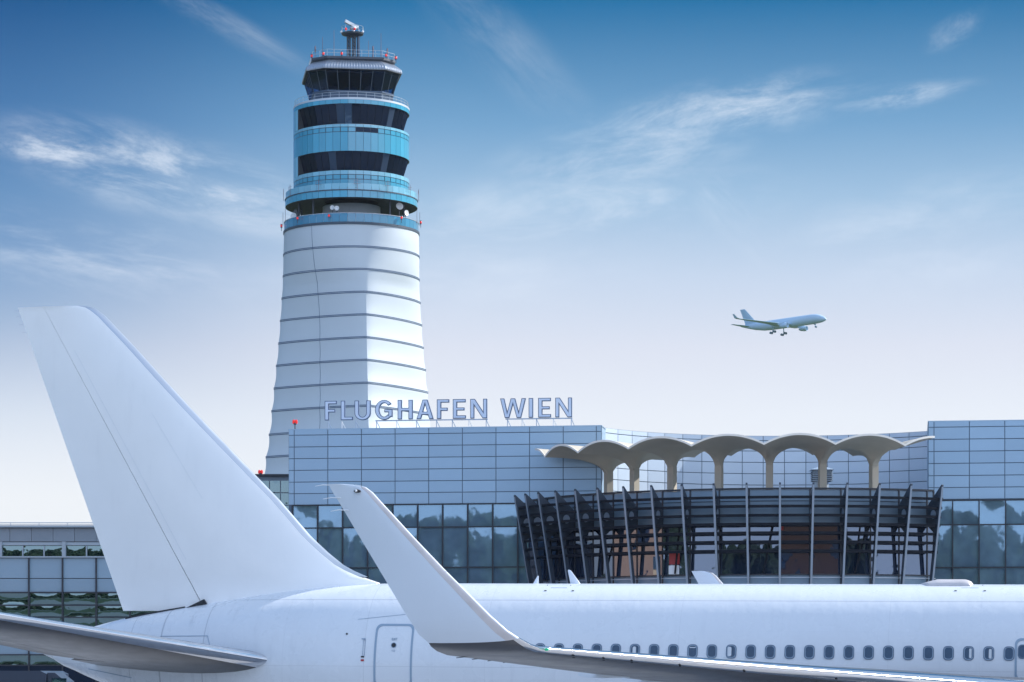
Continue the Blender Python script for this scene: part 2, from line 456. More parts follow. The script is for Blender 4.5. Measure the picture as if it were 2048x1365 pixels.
def fin_seam(pxs, wd, m_):
    b = MB(); pp = [acl(px, py, -.3) for px, py in pxs]; q = []
    for p, c in zip(pp, pp[1:]):
        for k in range(13):
            a = p + (c - p) * (k / 12); sc_ = fin_sec(a.z); s_ = (sc_[0].x - a.x) / (sc_[0].x - sc_[1].x)
            q.append(V((a.x, -half(s_) * sc_[3] - .003, a.z)))
    for a, c in zip(q, q[1:]):
        if (c - a).length > 1e-4: b.bar(a, c, .006, wd, V((1, 0, 0)).cross(c - a).normalized())
    b.build('panel_seam', m_, tail_fin)
M['seam_faint'] = mat('faint paint seam', (0.72, 0.74, 0.77), .5)
fin_seam([(303, 826), (406, 998)], .012, M['seam_faint'])
fin_seam([(146, 700), (300, 985), (372, 1120)], .012, M['seam_faint'])

# horizontal stabilisers ---------------------------------------------
La, Lb = acl(575, 1327, -1.75), acl(0, 1229.5, -9.3)
Ta, Tb = acl(172, 1326, -1.3), acl(95, 1310, -3.0)
def on(a, b_, v):
    t = (-v - a.y) / (b_.y - a.y)
    return a + (b_ - a) * t
UP = V((0, 0, 1))
ss = []
for v in (.6, 1.3, 1.6, 2.0, 3.0, 4.5, 6.5, 8.5, 10.2, 10.7):
    LE, TE = on(La, Lb, v), on(Ta, Tb, max(v, .8))
    if v > 10.4: LE = LE + V((-.5, 0, 0))
    ss.append((LE, TE, UP, lerp(.82, .30, min(1, (v - .6) / 9.6)), v))
for sgn in (1, -1):
    mir = lambda p: V((p.x, p.y * sgn, p.z))
    S = [(mir(a), mir(c), UP, th, v) for a, c, n, th, v in ss]
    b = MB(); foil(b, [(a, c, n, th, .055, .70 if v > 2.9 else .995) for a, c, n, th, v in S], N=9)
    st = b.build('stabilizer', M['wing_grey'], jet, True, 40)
    b = MB(); foil(b, [(a, c, n, th, 0, .056) for a, c, n, th, v in S], N=9, grow=.003)
    b.build('leading_edge', M['polished'], st, True, 50)
    b = MB(); foil(b, [(a, c, n, th, .706, 1.0) for a, c, n, th, v in S if v > 2.9], N=5)
    b.build('elevator', M['wing_grey'], st, True, 40)

# wings and winglets --------------------------------------------------
L1, L2 = acl(1080, 1297.5, -23.5), acl(1896, 1365.5, -11.7)
T1, T2 = acl(895, 1311, -23.5), acl(1303, 1363, -14.8)
ws = []
for v in (1.5, 4, 7, 9, 12, 14.8, 17, 19, 21, 22.5, 23.2, 23.5):
    LE = on(L1, L2, v); TE = on(T1, T2, v)
    if v < 9: TE = on(T1, T2, 9) + V((-.3 * 0, 9 - v, -(9 - v) * .06))
    ch = (LE - TE).length
    ws.append((LE, TE, UP, ch * (.105 if v > 12 else .12)))
wl = [(24.1, (1062, 1290.5), (874, 1303), 26), (24.45, (1045, 1280.5), (862, 1293.5), 48), (24.6, (1037, 1276), (857.5, 1286.5), 60)]
wt = [(24.6, (1037, 1276), (857.5, 1286.5), 60), (24.75, (1015, 1261.5), (838, 1270), 70), (24.92, (983, 1233), (816, 1236), 78), (25.03, (936, 1186), (786, 1186), 82),
      (25.12, (889, 1139), (758, 1139), 84), (25.24, (827, 1074), (719, 1074), 84), (25.38, (757, 998), (674, 998), 84), (25.4, (746, 985.5), (666, 986), 84), (25.41, (732, 975), (660, 975), 84), (25.42, (712, 970), (657.5, 970.5), 84), (25.42, (690, 968.6), (656.5, 968.8), 84)]
def wsec(e, th):
    v, l, t, r_ = e
    return acl(*l, -v), acl(*t, -v), V((0, math.sin(R(r_)), math.cos(R(r_)))), th
blend = ws + [wsec(e, .23) for e in wl]
tips = [wsec(e, lerp(.23, .09, k / 10)) for k, e in enumerate(wt)]
for sgn in (1, -1):
    mir = lambda p: V((p.x, p.y * sgn, p.z))
    MIRR = lambda S: [(mir(a), mir(c), mir(n), th) for a, c, n, th in S]
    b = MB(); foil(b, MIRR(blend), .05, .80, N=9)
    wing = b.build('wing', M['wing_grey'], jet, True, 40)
    b = MB(); foil(b, MIRR(blend), 0, .051, N=9, grow=.003)
    b.build('leading_edge', M['polished'], wing, True, 50)
    b = MB(); foil(b, MIRR(ws[4:]), .806, 1.0, N=5)
    b.build('aileron', M['wing_grey'], wing, True, 40)
    b = MB(); foil(b, MIRR([ws[-1]] + [wsec(e, .23) for e in wl]), .80, 1.0, N=5)
    b.build('tip_fairing', M['wing_grey'], wing, True, 40)
    b = MB(); foil(b, MIRR(tips), .13, 1.0, N=9)
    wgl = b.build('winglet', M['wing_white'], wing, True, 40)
    b = MB(); foil(b, MIRR(tips[:-2]), .012, .131, N=8, grow=.003)
    b.build('erosion_band', M['band_grey'], wgl, True, 50)
    b = MB(); foil(b, MIRR(tips[:-1]), 0, .02, N=6, grow=.004)
    b.build('leading_edge', M['white_paint'], wgl, True, 50)
    if sgn == 1:
        for px, py in ((657, 971), (673, 996.5), (688, 1021)):
            p = acl(px, py, -25.4); c = MB(); c.tube([p + V((.1, 0, 0)), p + V((-.12, 0, .01)), p + V((-.30, 0, -.02))], [.012, .011, .006], 6)
            c.build('static_wick', M['dish'], wgl)
        p = acl(714, 982.5, -25.52); c = MB(); c.lathe([(.075, -.05), (.075, 0), (.06, .012)], p, 20, (0, -1, .08))
        lamp = c.build('strobe_light', M['dark'], wgl, True)
        for v_ in lamp.data.vertices: v_.co.z = p.z + (v_.co.z - p.z) * .45
        c = MB(); c.lathe([(.028, 0), (.024, .02), (.001, .03)], acl(712, 982, -25.54), 10, (0, -1, 0)); c.build('lamp_lens', M['dish'], wgl, True)
        p = acl(1093, 1299.5, -23.4); c = MB(); c.lathe([(.03, -.03), (.03, .03), (.02, .05), (.001, .06)], p, 12, (.8, -.5, 0))
        c.build('navigation_light', M['green_lamp'], wing, True)
        for px, py, v in ((1202, 1350, 17.3), (1288, 1359, 15.2), (1440, 1372, 12.5)):
            p = acl(px, py, -v); c = MB()
            c.loft([[p + V((x, y, z)) for x, y, z in ((xx, -w, h), (xx, w, h), (xx, w * .7, -h), (xx, -w * .7, -h))] for xx, w, h in ((-.55, .03, .03), (-.3, .09, .07), (.1, .11, .08), (.7, .06, .06))])
            c.build('flap_track_fairing', M['wing_white'], wing, True)
        for k in range(6):
            px = 932 + 31 * k; py = 1314.5 + 3.2 * k
            p = acl(px, py, -23.2 + k * .75); c = MB(); c.tube([p + V((.12, 0, .02)), p + V((-.22, 0, -.02))], [.012, .008], 5); c.build('static_wick', M['dark'], wing)
        for k, (px, py) in enumerate(((1150, 1306), (1204, 1312), (1255, 1316), (1345, 1323), (1470, 1334), (1660, 1350))):
            v = 23.5 - (px - 1080) / 816 * 11.8
            p = on(L1, L2, v) + V((-.14, 0, -.13)); c = MB(); c.box(p, (.05, .08, .02)); c.build('slat_bracket', M['dark'], wing)
# engine nacelles and gear (they carry the jet on the apron)
for sgn in (1, -1):
    b = MB(); b.lathe([(1.05, -2.4), (1.35, -1.2), (1.45, 0.3), (1.36, 1.4), (1.25, 1.7), (1.1, 1.6), (1.05, .6), (.3, .5), (.01, .9)], V((14.5, -7.9 * sgn, 2.2)), 32, (1, 0, 0), caps=False)
    b.box((13.0, -7.9 * sgn, 3.75), (3.6, .35, 1.0))
    b.build('engine', M['wing_white'], jet, True)
for x, y, n in ((4.8, 4.65, 2), (4.8, -4.65, 2), (27, 0, 1)):
    b = MB(); zg = .009 * x
    b.tube([(x, y, 3.2), (x, y, .6 + zg)], .17, 10)
    gear = b.build('landing_gear', M['strut'], jet, True)
    for dx in ((-.7, .7) if n == 2 else (0,)):
        for dy in (-.42, .42):
            c = MB(); c.lathe([(.3, -.18), (.52, -.16), (.56, 0), (.52, .16), (.3, .18)], (x + dx, y + dy, .58 + zg), 20, (0, 1, 0)); c.build('wheel', M['dark'], gear, True)

# cabin windows, doors and small marks on the fuselage -----------------
def rrect(w, h, r, n=5):
    o = []
    for cx, cy, a in ((w / 2 - r, h / 2 - r, 0), (-w / 2 + r, h / 2 - r, 90), (-w / 2 + r, -h / 2 + r, 180), (w / 2 - r, -h / 2 + r, 270)):
        for k in range(n + 1):
            t = R(a + 90 * k / n); o.append((cx + r * math.cos(t), cy + r * math.sin(t)))
    return o

def ring_on(mb, u, h, o1, o2, z0, z1):
    """a rounded frame lying on the fuselage skin, outline o1 outside and o2 inside"""
    p, n = fsurf(u, h); e1 = V((1, 0, 0)); e2 = n.cross(e1) * -1
    if e2.z < 0: e2 = -e2
    f = lambda q, z: p + e1 * q[0] + e2 * q[1] + n * z
    mb.loft([[f(q, z0) for q in o1], [f(q, z1) for q in o1], [f(q, z1) for q in o2], [f(q, z0) for q in o2], [f(q, z0) for q in o1]], 0, False, False)
def plate_on(mb, u, h, o, z0, z1):
    p, n = fsurf(u, h); e1 = V((1, 0, 0)); e2 = n.cross(e1) * -1
    if e2.z < 0: e2 = -e2
    f = lambda q, z: p + e1 * q[0] + e2 * q[1] + n * z
    mb.loft([[f(q, z0) for q in o], [f(q, z1) for q in o]])

hw = acl(1308, 1302.5, -2.47); u0 = hw.x; PITCHW = .569
through_lights = {5: (-.02, .0, .10, .26), 10: (-.05, 0, .11, .28), 22: (.05, 0, .07, .28), 23: (.04, -.01, .08, .28), 8: (0, .12, .18, .05)}  # pale patches painted where light shows through the cabin
for k in range(25):
    u = u0 + (k - 6) * PITCHW
    b = MB(); ring_on(b, u, hw.z, rrect(.305, .415, .115), rrect(.262, .372, .10), -.01, .014)
    w = b.build('cabin_window', M['win_rim'], jet)
    b = MB(); ring_on(b, u, hw.z, rrect(.262, .372, .10), rrect(.222, .332, .085), -.01, .011); b.build('window_frame', M['win_frame'], w)
    b = MB(); plate_on(b, u, hw.z, rrect(.222, .332, .085), -.01, .006); b.build('window_pane', M['win_pane'], w)
    if k in through_lights:
        dx, dy, bw, bh = through_lights[k]
        p, n = fsurf(u, hw.z); b = MB()
        plate_on(b, u + dx, hw.z + dy, rrect(bw, bh, min(bw, bh) * .4), .0, .009); b.build('blind', M['blind'], w)
def door(px0, px1, py0, hgt, hole, text):
    a, c = acl(px0, py0, -2.45), acl(px1, py0, -2.45)
    uc, wd = (a.x + c.x) / 2, c.x - a.x; hc = a.z - hgt / 2
    def outl(w, h, r_, off): return [fsurf(uc + x, hc + y, off)[0] for x, y in rrect(w, h, r_, 6)]
    def dense(o):
        r_ = []
        for p, q in zip(o, o[1:] + o[:1]):
            n_ = max(1, int(math.hypot(q[0] - p[0], q[1] - p[1]) / .12))
            r_ += [(lerp(p[0], q[0], k / n_), lerp(p[1], q[1], k / n_)) for k in range(n_)]
        return r_
    def sk(o, off): return [fsurf(uc + x, hc + y, off)[0] for x, y in o]
    o1, o2 = dense(rrect(wd, hgt, .17, 6)), None
    o2 = [(x * (1 - .12 / wd), y * (1 - .12 / hgt)) for x, y in o1]
    b = MB(); b.loft([sk(o1, -.01), sk(o1, .012), sk(o2, .012), sk(o2, -.01)], 0, False, False)
    d = b.build('cabin_door', M['door_line'], jet)
    if hole:
        h = acl(*hole, -2.47)
        b = MB(); plate_on(b, h.x, h.z, [(.068 * math.cos(t * .2618), .068 * math.sin(t * .2618)) for t in range(24)], -.01, .010); pw = b.build('door_window', M['dark'], d)
        b = MB(); ring_on(b, h.x, h.z, [(.085 * math.cos(t * .2618), .085 * math.sin(t * .2618)) for t in range(24)], [(.068 * math.cos(t * .2618), .068 * math.sin(t * .2618)) for t in range(24)], -.01, .012); b.build('rim', M['win_frame'], pw)
        h2 = acl(hole[0], hole[1] + 11, -2.47); b = MB(); ring_on(b, h2.x, h2.z, rrect(.11, .05, .02, 3), rrect(.095, .035, .015, 3), -.01, .008); b.build('door_handle', M['door_line'], d)
    if text:
        h = acl(*text, -2.47); b = MB(); s_ = .062
        def stroke(x0, y0, x1, y1):
            p0, n = fsurf(h.x + x0 * s_, h.z + y0 * s_, .012); p1, _ = fsurf(h.x + x1 * s_, h.z + y1 * s_, .012)
            b.bar(p0, p1, .014, .004, n)
        for x in (-1.3,):
            stroke(x, -.5, x, .5); stroke(x + .12, .5, x + .6, .5); stroke(x + .12, 0, x + .5, 0); stroke(x + .12, -.5, x + .6, -.5)
        stroke(-.5, -.5, .1, .5); stroke(-.5, .5, -.26, .1); stroke(.1, -.5, -.14, -.1)
        stroke(.4, -.5, .4, .5); stroke(.7, .5, 1.3, .5); stroke(1.0, -.5, 1.0, .4)
        b.build('exit_lettering', M['door_line'], d)
door(750, 826, 1248, 1.88, (787.5, 1291), (788.5, 1279))
door(2030, 2102, 1277, 1.22, None, None)
h = acl(2046.5, 1304, -2.47)
b = MB(); ring_on(b, h.x, h.z, rrect(.305, .415, .115), rrect(.235, .345, .09), -.01, .014); w = b.build('cabin_window', M['win_rim'], jet)
b = MB(); plate_on(b, h.x, h.z, rrect(.235, .345, .09), -.01, .006); b.build('window_pane', M['win_pane'], w)
b = MB(); h = acl(693, 1268, -2.4); plate_on(b, h.x, h.z, [(.03 * math.cos(t * .5236), .03 * math.sin(t * .5236)) for t in range(12)], -.01, .008); b.build('port_cap', M['dark'], jet)
b = MB(); h = acl(729, 1296, -2.45); ring_on(b, h.x, h.z, rrect(.07, .52, .02, 3), rrect(.05, .50, .015, 3), -.01, .006); pl = b.build('placard', M['win_frame'], jet)
b = MB(); h = acl(727, 1314, -2.45); plate_on(b, h.x, h.z, rrect(.10, .045, .02, 3), -.01, .009); b.build('latch', M['dark'], pl)
b = MB(); h = acl(727, 1321, -2.45); plate_on(b, h.x, h.z, rrect(.10, .06, .02, 3), -.01, .009); b.build('warning_mark', M['red'], pl)
b = MB(); h = acl(727, 1278, -2.45); plate_on(b, h.x, h.z, rrect(.13, .03, .01, 3), -.01, .007); b.build('arrow_mark', M['win_frame'], pl)
for px, py in ((1921, 1356.5), (1778, 1351)):
    b = MB(); h = acl(px, py, -2.48); plate_on(b, h.x, h.z, rrect(.09, .035, .015, 3), -.01, .01); b.build('static_port', M['win_rim'], jet)
for px in (1118, 1940):           # corner marks of the roof hatches
    for dx, py in ((-.42, 1182), (.42, 1182), (-.36, 1171), (.36, 1171)):
        h = acl(px, py, -1.1 if py > 1175 else -.6)
        wm = .07 if py > 1175 else .03
        b = MB(); plate_on(b, h.x + dx, h.z, rrect(wm, wm * .6, .01, 2), -.01, .012); b.build('hatch_mark', M['dark'], jet)
    b = MB(); h = acl(px, 1176, -.85); plate_on(b, h.x, h.z, rrect(.5, .012, .004, 2), -.01, .004); b.build('hatch_lettering', M['win_frame'], jet)
# access panel outlines on the tail, drawn as thin seams
def seam(pxs, y, wd, name='panel_seam', m_='door_line'):
    b = MB(); pp = []
    for px, py in pxs:
        h = acl(px, py, y); pp.append(h)
    for p, q in zip(pp, pp[1:]):
        N_ = 8
        for k in range(N_):
            a = p + (q - p) * (k / N_); c = p + (q - p) * ((k + 1) / N_)
            A, n = fsurf(a.x, a.z, .006); C, _ = fsurf(c.x, c.z, .006)
            b.bar(A, C, wd, .004, n)
    b.build(name, M[m_], jet)
seam([(322, 1273), (423, 1272.5), (431, 1294)], -1.4, .02)
seam([(174, 1338), (272, 1356)], -.8, .025)
seam([(283, 1315), (300, 1334)], -1.1, .03, m_='dark')
seam([(715, 1239), (808, 1229)], -2.2, .012)

# antennas and radome on the spine
b = MB()
a0, a1, a2 = acl(1161, 1168, 0), acl(1141, 1168, 0), acl(1136, 1141, 0)
foil(b, [(a0, a1, V((0, 1, 0)), .07), (acl(1142, 1141.5, 0), acl(1135.5, 1141.5, 0), V((0, 1, 0)), .03), (acl(1139, 1140, 0), acl(1136.5, 1140, 0), V((0, 1, 0)), .02)], N=6)
b.build('blade_antenna', M['wing_white'], jet, True)
b = MB()
foil(b, [(acl(1077, 1168, .3), acl(1066, 1168, .3), V((0, 1, 0)), .05), (acl(1077.5, 1152, .3), acl(1075, 1152, .3), V((0, 1, 0)), .02)], N=6)
b.build('blade_antenna', M['wing_white'], jet, True)
x0, x1 = acl(1836, 1166, 0).x, acl(1948, 1166, 0).x
b = MB(); loops = []
for k in range(21):
    q = k / 20; x = lerp(x0, x1, q)
    hgt = .19 * min(1, (q / .35)) ** .7 * (1 if q < .8 else math.sqrt(max(0.02, 1 - ((q - .8) / .2) ** 2)))
    loops.append([V((x, .55 * min(1, hgt / .12) * math.cos(math.pi * j / 10), ztop - .06 + (hgt + .02) * math.sin(math.pi * j / 10))) for j in range(11)])
b.loft(loops, closed=True)
b.build('radome', M['band_grey'], jet, True, 60)

# ------------------------------------------------------------------ control tower
TY = 465.0; TX = (703 - CX) / F * TY; TC = V((TX, TY, 0))
tower = thing('control_tower', 'tall white air traffic control tower with turquoise glazed top', 'control tower', TC)
def tz(y, r=10.5): return ZE + (HY - y) / F * (TY - r)
def td(a, r, z): return V((TX + r * math.sin(a), TY - r * math.cos(a), z))
PR = [(0, 18.0), (tz(1000, 14), 15.9), (tz(950, 14), 15.1), (tz(861, 13), 14.05), (tz(770, 12), 13.25), (tz(675, 12), 12.45), (tz(600, 12), 11.98), (tz(537, 11), 11.62), (tz(447), 11.3)]
PP = [(0, 1.25), (tz(950, 14), 1.16), (tz(770, 12), 1.16), (tz(628, 12), 1.23), (tz(560, 12), 1.42), (tz(520), 1.75), (tz(470), 2.0), (tz(447), 2.0)]
RINGY = [447, 492, 537, 583, 628.5, 674.7, 720.5, 766.7, 813, 861, 907, 953, 1000, 1048, 1098, 1150, 1205, 1262, 1320]
RZ = [tz(y, 12) for y in RINGY]
def shaft_r(a, z, lobe=True):
    rc, p = interp(PR, z), interp(PP, z)
    q = a - R(15)
    r = rc / (abs(math.cos(q)) ** p + abs(math.sin(q)) ** p) ** (1 / p)
    if lobe:
        for z1, z0 in zip(RZ, RZ[1:]):
            if z0 <= z <= z1:
                r -= .26 * math.sin(math.pi * (z - z0) / (z1 - z0)) * min(1, max(.12, (75 - z) / 30))
    return r
NA = 192
angs = [R(15) + 2 * math.pi * k / NA for k in range(NA)]
b = MB(); loops = []
zl = [0.0]
for z1, z0 in list(zip(RZ, RZ[1:]))[::-1]:
    zl += [z0 + (z1 - z0) * k / 6 for k in range(6)]
zl.append(RZ[0])
for z in zl: loops.append([td(a, shaft_r(a, z), z) for a in angs])
b.loft(loops, c0=False, c1=True)
b.build('shaft', M['membrane'], tower, True, 24)
for z in RZ[1:14]:
    for dz, hh in ((.10, .10), (-.11, .11)):
        b = MB(); prof = []
        for rr, zz in ((-.05, -hh / 2), (.06, -hh / 2), (.06, hh / 2), (-.05, hh / 2), (-.05, -hh / 2)):
            prof.append([td(a, shaft_r(a, z, False) + rr, z + dz + zz) for a in angs])
        b.loft(prof, c0=False, c1=False); b.build('tension_ring', M['ring'], tower, True, 40)
b = MB(); pts = []
for k in range(60):
    z = lerp(tz(900), tz(450), k / 59); a = R(lerp(-25, -32, k / 59)); pts.append(td(a, shaft_r(a, z) + .02, z))
b.tube(pts, .03, 5); b.build('membrane_seam', M['ring'], tower)

def ring_solid(name, m_, prof, n=64, parent=tower, smooth=True, a0=None, a1=None):
    """solid of revolution about the tower axis; prof = closed list of (r, z)"""
    b = MB(); full = a0 is None
    aa = [2 * math.pi * k / n for k in range(n)] if full else [lerp(a0, a1, k / n) for k in range(n + 1)]
    loops = [[td(a, r, z) for r, z in prof] for a in aa]
    if full: loops.append(loops[0])
    b.loft(loops, 0, not full, not full)
    return b.build(name, m_, parent, smooth, 30)
def panel_ring(name, mats, r0, z0, r1, z1, n, parent=tower, gap=.05, a0=0.0, a1=2 * math.pi, th=.05, pick=None):
    """a band of flat panels with open joints between them"""
    b = MB()
    for k in range(n):
        A, B = lerp(a0, a1, k / n), lerp(a0, a1, (k + 1) / n); ga0, ga1 = gap / 2 / r0, gap / 2 / r1
        p = [td(A + ga0, r0, z0), td(B - ga0, r0, z0), td(B - ga1, r1, z1), td(A + ga1, r1, z1)]
        am = (A + B) / 2; inn = V((-math.sin(am), math.cos(am), 0)) * th
        mi = pick(k) if pick else 0
        b.prism(p, inn, mi)
    return b.build(name, mats, parent)

# antenna deck above the shaft
z447, z430 = tz(446), tz(428)
ring_solid('deck', M['seam'], [(6, z447 - .35), (11.45, z447 - .35), (11.45, z447 + .05), (6, z447 + .05)])
bal = panel_ring('balustrade', [M['teal_clear']], 11.3, z447 + .08, 11.3, z430, 52)
ring_solid('handrail', M['rail'], [(11.22, z430), (11.36, z430), (11.36, z430 + .07), (11.22, z430 + .07)], parent=bal)
zs0, zs1 = tz(395.5), tz(381)
ring_solid('core', M['core_wall'], [(4.6, z447), (4.85, z447), (4.85, zs0 + .1), (4.6, zs0 + .1)], 40)
for a, w_, h_, m_ in ((-38, 1.1, 1.9, 'sill'), (-20, .5, 2.2, 'soffit'), (14, 1.6, 2.0, 'sill'), (40, .9, 2.2, 'soffit'), (-58, .7, 2.3, 'soffit'), (60, 1.2, 2.1, 'sill')):
    a = R(a); b = MB(); c = td(a, 4.9, z447 + h_ / 2 + .05)
    b.box(c, (w_, .15, h_), (V((math.cos(a), math.sin(a), 0)), V((math.sin(a), -math.cos(a), 0)), UP)); b.build('core_door', M[m_], tower)
for a in (-68, -40, 47, 75, 110, 150, 200, 250):
    a = R(a); b = MB(); b.tube([td(a, 9.2, z447), td(a, 9.2, zs0 + .3)], .16, 8); b.build('deck_column', M['mast'], tower)
# upper slab with soffit, fascia and balustrade
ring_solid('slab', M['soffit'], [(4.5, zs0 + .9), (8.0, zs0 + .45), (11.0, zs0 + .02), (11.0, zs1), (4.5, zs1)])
panel_ring('fascia', [M['teal']], 11.12, zs0, 11.12, zs1 - .06, 56)
ring_solid('fascia_line', M['seam'], [(11.0, zs1 - .1), (11.2, zs1 - .1), (11.2, zs1 + .06), (11.0, zs1 + .06)])
zb1 = tz(367.5)
bal = panel_ring('balustrade', [M['teal_pale']], 11.05, zs1 + .1, 11.05, zb1, 52, pick=None)
# glazed drums
RD = 9.75
def drum(y_bot, y_top, rowy):
    z0, z1 = tz(y_bot), tz(y_top)
    ring_solid('drum_backing', M['seam'], [(RD - .4, z0), (RD - .09, z0), (RD - .09, z1), (RD - .4, z1)])
    if rowy:
        w0, w1 = tz(rowy[1]), tz(rowy[0])
        panel_ring('drum_panels', [M['teal']], RD, z0, RD, w0 - .06, 48)
        panel_ring('drum_strip', [M['teal_pale']], RD, w1 + .06, RD, z1, 48)
        panel_ring('drum_window', [M['teal'], M['tower_glass']], RD - .02, w0 + .04, RD - .02, w1 - .04, 48, gap=.14, pick=lambda k: 1 if k in (1, 2, 3) and y_bot < 320 else 0)
    else:
        panel_ring('drum_panels', [M['teal']], RD, z0, RD, z1, 48)
drum(372, 339, (347.5, 356.5)); drum(300, 246.5, (252.5, 261.5)); drum(205, 193, None)
for yb, yt in ((338, 300), (243.5, 205)):
    z0, z1 = tz(yb), tz(yt)
    ring_solid('sill_ring', M['sill'], [(7.5, z0 - .25), (RD - .1, z0 - .25), (8.7, z0 + .02), (7.5, z0 + .02)])
    panel_ring('band_window', [M['tower_glass'], M['cab_side_glass'], M['tower_blind']], 8.55, z0, RD - .22, z1 + .02, 36, gap=.07, a0=R(-62), a1=R(235), pick=lambda k: {6: 2, 7: 1, 13: 2}.get(k, 0) if yb < 300 else {5: 2, 12: 2}.get(k, 0))
    ring_solid('band_backing', M['soffit'], [(8.1, z0), (8.3, z0), (RD - .5, z1), (RD - .7, z1)], 48, a0=R(-62), a1=R(235))
    panel_ring('core_panels', [M['teal_pale']], RD, z0 - .2, RD, z1, 9, a0=R(-125), a1=R(-62))
    b = MB(); b.prism([td(R(-62), 7, z0 - .2), td(R(-62), RD, z0 - .2), td(R(-62), RD, z1), td(R(-62), 7, z1)], V((-.05, .05, 0))); b.build('core_cheek', M['soffit'], tower)
zt0 = tz(193)
ring_solid('gallery_floor', M['sill'], [(5, zt0 - .3), (RD + .02, zt0 - .3), (RD + .02, zt0 + .03), (5, zt0 + .03)])
# cab: chamfered square plan turned eight degrees
ROT = R(8)
def cab_plan(S, ch, n=1, amp=0.0):
    base = [(-S + ch, -S), (S - ch, -S), (S, -S + ch), (S, S - ch), (S - ch, S), (-S + ch, S), (-S, S - ch), (-S, -S + ch)]
    o = []
    for (x0, y0), (x1, y1) in zip(base, base[1:] + base[:1]):
        el = 10.4 if abs(x1 - x0) < .01 or abs(y1 - y0) < .01 else 3.9      # nominal side lengths keep the counts equal at every level
        m_ = max(1, 2 * int(round(el / n / 2))) if n != 1 else 1
        for k in range(m_): o.append((lerp(x0, x1, k / m_), lerp(y0, y1, k / m_)))
    if amp:
        o = [(x * (1 + amp / S * (1 if i % 2 else -1)), y * (1 + amp / S * (1 if i % 2 else -1))) for i, (x, y) in enumerate(o)]
    return o
def cab(x, y, z):
    return V((TX + x * math.cos(ROT) - y * math.sin(ROT), TY + x * math.sin(ROT) + y * math.cos(ROT), z))
def cab_ring(name, m_, levels, **kw):
    b = MB(); b.loft([[cab(x, y, z) for x, y in cab_plan(S, ch, **kw)] for S, ch, z in levels]); return b.build(name, m_, tower)
zc0, zc1 = tz(180.5, 7), tz(139.5, 8)
cab_ring('cab_base', M['gallery'], [(6.55, 2.2, zt0), (6.6, 2.2, zc0 - .25), (6.75, 2.2, zc0 - .25), (6.75, 2.2, zc0)])
cab_ring('cab_ceiling', M['soffit'], [(7.3, 2.5, zc1 - .35), (7.3, 2.5, zc1)])
cab_ring('cab_floor', M['soffit'], [(6.4, 2.1, zc0 - .1), (6.4, 2.1, zc0 + .12)])
for x, y, w_, h_ in ((-3.6, -4.6, 1.6, .8), (-.6, -5.0, 2.0, .55), (2.6, -4.8, 1.4, .9), (4.4, -3.4, 1.0, .7), (-5.0, -2.4, 1.0, .9), (0.6, .5, 2.4, 1.0)):
    b = MB(); b.box(cab(x, y, zc0 + .12 + h_ / 2), (w_, .7, h_)); b.box(cab(x + .2, y + .1, zc0 + .3 + h_), (w_ * .3, .2, .45)); b.build('console', M['soffit'], tower)
b0, b1 = cab_plan(6.62, 2.2), cab_plan(7.55, 2.6)
for i in range(8):
    j = (i + 1) % 8; n_ = 5 if i % 2 == 0 else 2
    for k in range(n_):
        def pt(t, s_): 
            lo = V((lerp(b0[i][0], b0[j][0], t), lerp(b0[i][1], b0[j][1], t), zc0)); hi = V((lerp(b1[i][0], b1[j][0], t), lerp(b1[i][1], b1[j][1], t), zc1))
            q = lo.lerp(hi, s_); return cab(q.x, q.y, q.z)
        t0, t1 = k / n_ + .008, (k + 1) / n_ - .008
        b = MB(); b.prism([pt(t0, 0), pt(t1, 0), pt(t1, 1), pt(t0, 1)], (TC + V((0, 0, zc0)) - pt((t0 + t1) / 2, 0)).normalized() * .06)
        b.build('cab_window', M['clear_glass'], tower)
        b = MB(); b.bar(pt(k / n_, 0), pt(k / n_, 1), .10, .10); b.build('cab_mullion', M['seam'], tower)
ze0, ze1, ze2 = tz(138.5, 8), tz(127, 8), tz(116.5, 8)
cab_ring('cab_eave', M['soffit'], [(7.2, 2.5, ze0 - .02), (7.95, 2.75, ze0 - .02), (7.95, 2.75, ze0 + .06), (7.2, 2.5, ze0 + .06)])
b = MB(); b.loft([[cab(x, y, z) for x, y in cab_plan(S, ch, n=.24, amp=.05)] for S, ch, z in ((7.95, 2.75, ze0 + .06), (8.02, 2.8, ze0 + .25), (7.9, 2.75, ze1 - .25), (7.55, 2.6, ze1 + .1), (6.6, 2.3, ze2))])
b.build('cab_roof', M['corrugated'], tower)
zp = tz(113, 7)
cab_ring('roof_platform', M['mast'], [(6.3, 2.1, ze2 - .3), (6.95, 2.3, zp - .35), (6.95, 2.3, zp), (6.3, 2.1, zp)])
pl = cab_plan(6.85, 2.25, n=1.35)
rl = MB()
for (x, y) in pl: rl.tube([cab(x, y, zp), cab(x, y, zp + 1.1)], .03, 5)
for dz in (.55, 1.1):
    rl.tube([cab(x, y, zp + dz) for x, y in pl], .032, 5, closed=True)
rl.build('roof_railing', M['rail'], tower)
rl = MB(); pl2 = [td(2 * math.pi * k / 40, 9.55, 0) for k in range(40)]
for p in pl2: rl.tube([p + UP * zt0, p + UP * (zt0 + .95)], .028, 5)
for dz in (.5, .95): rl.tube([p + UP * (zt0 + dz) for p in pl2], .03, 5, closed=True)
rl.build('gallery_railing', M['rail'], tower)
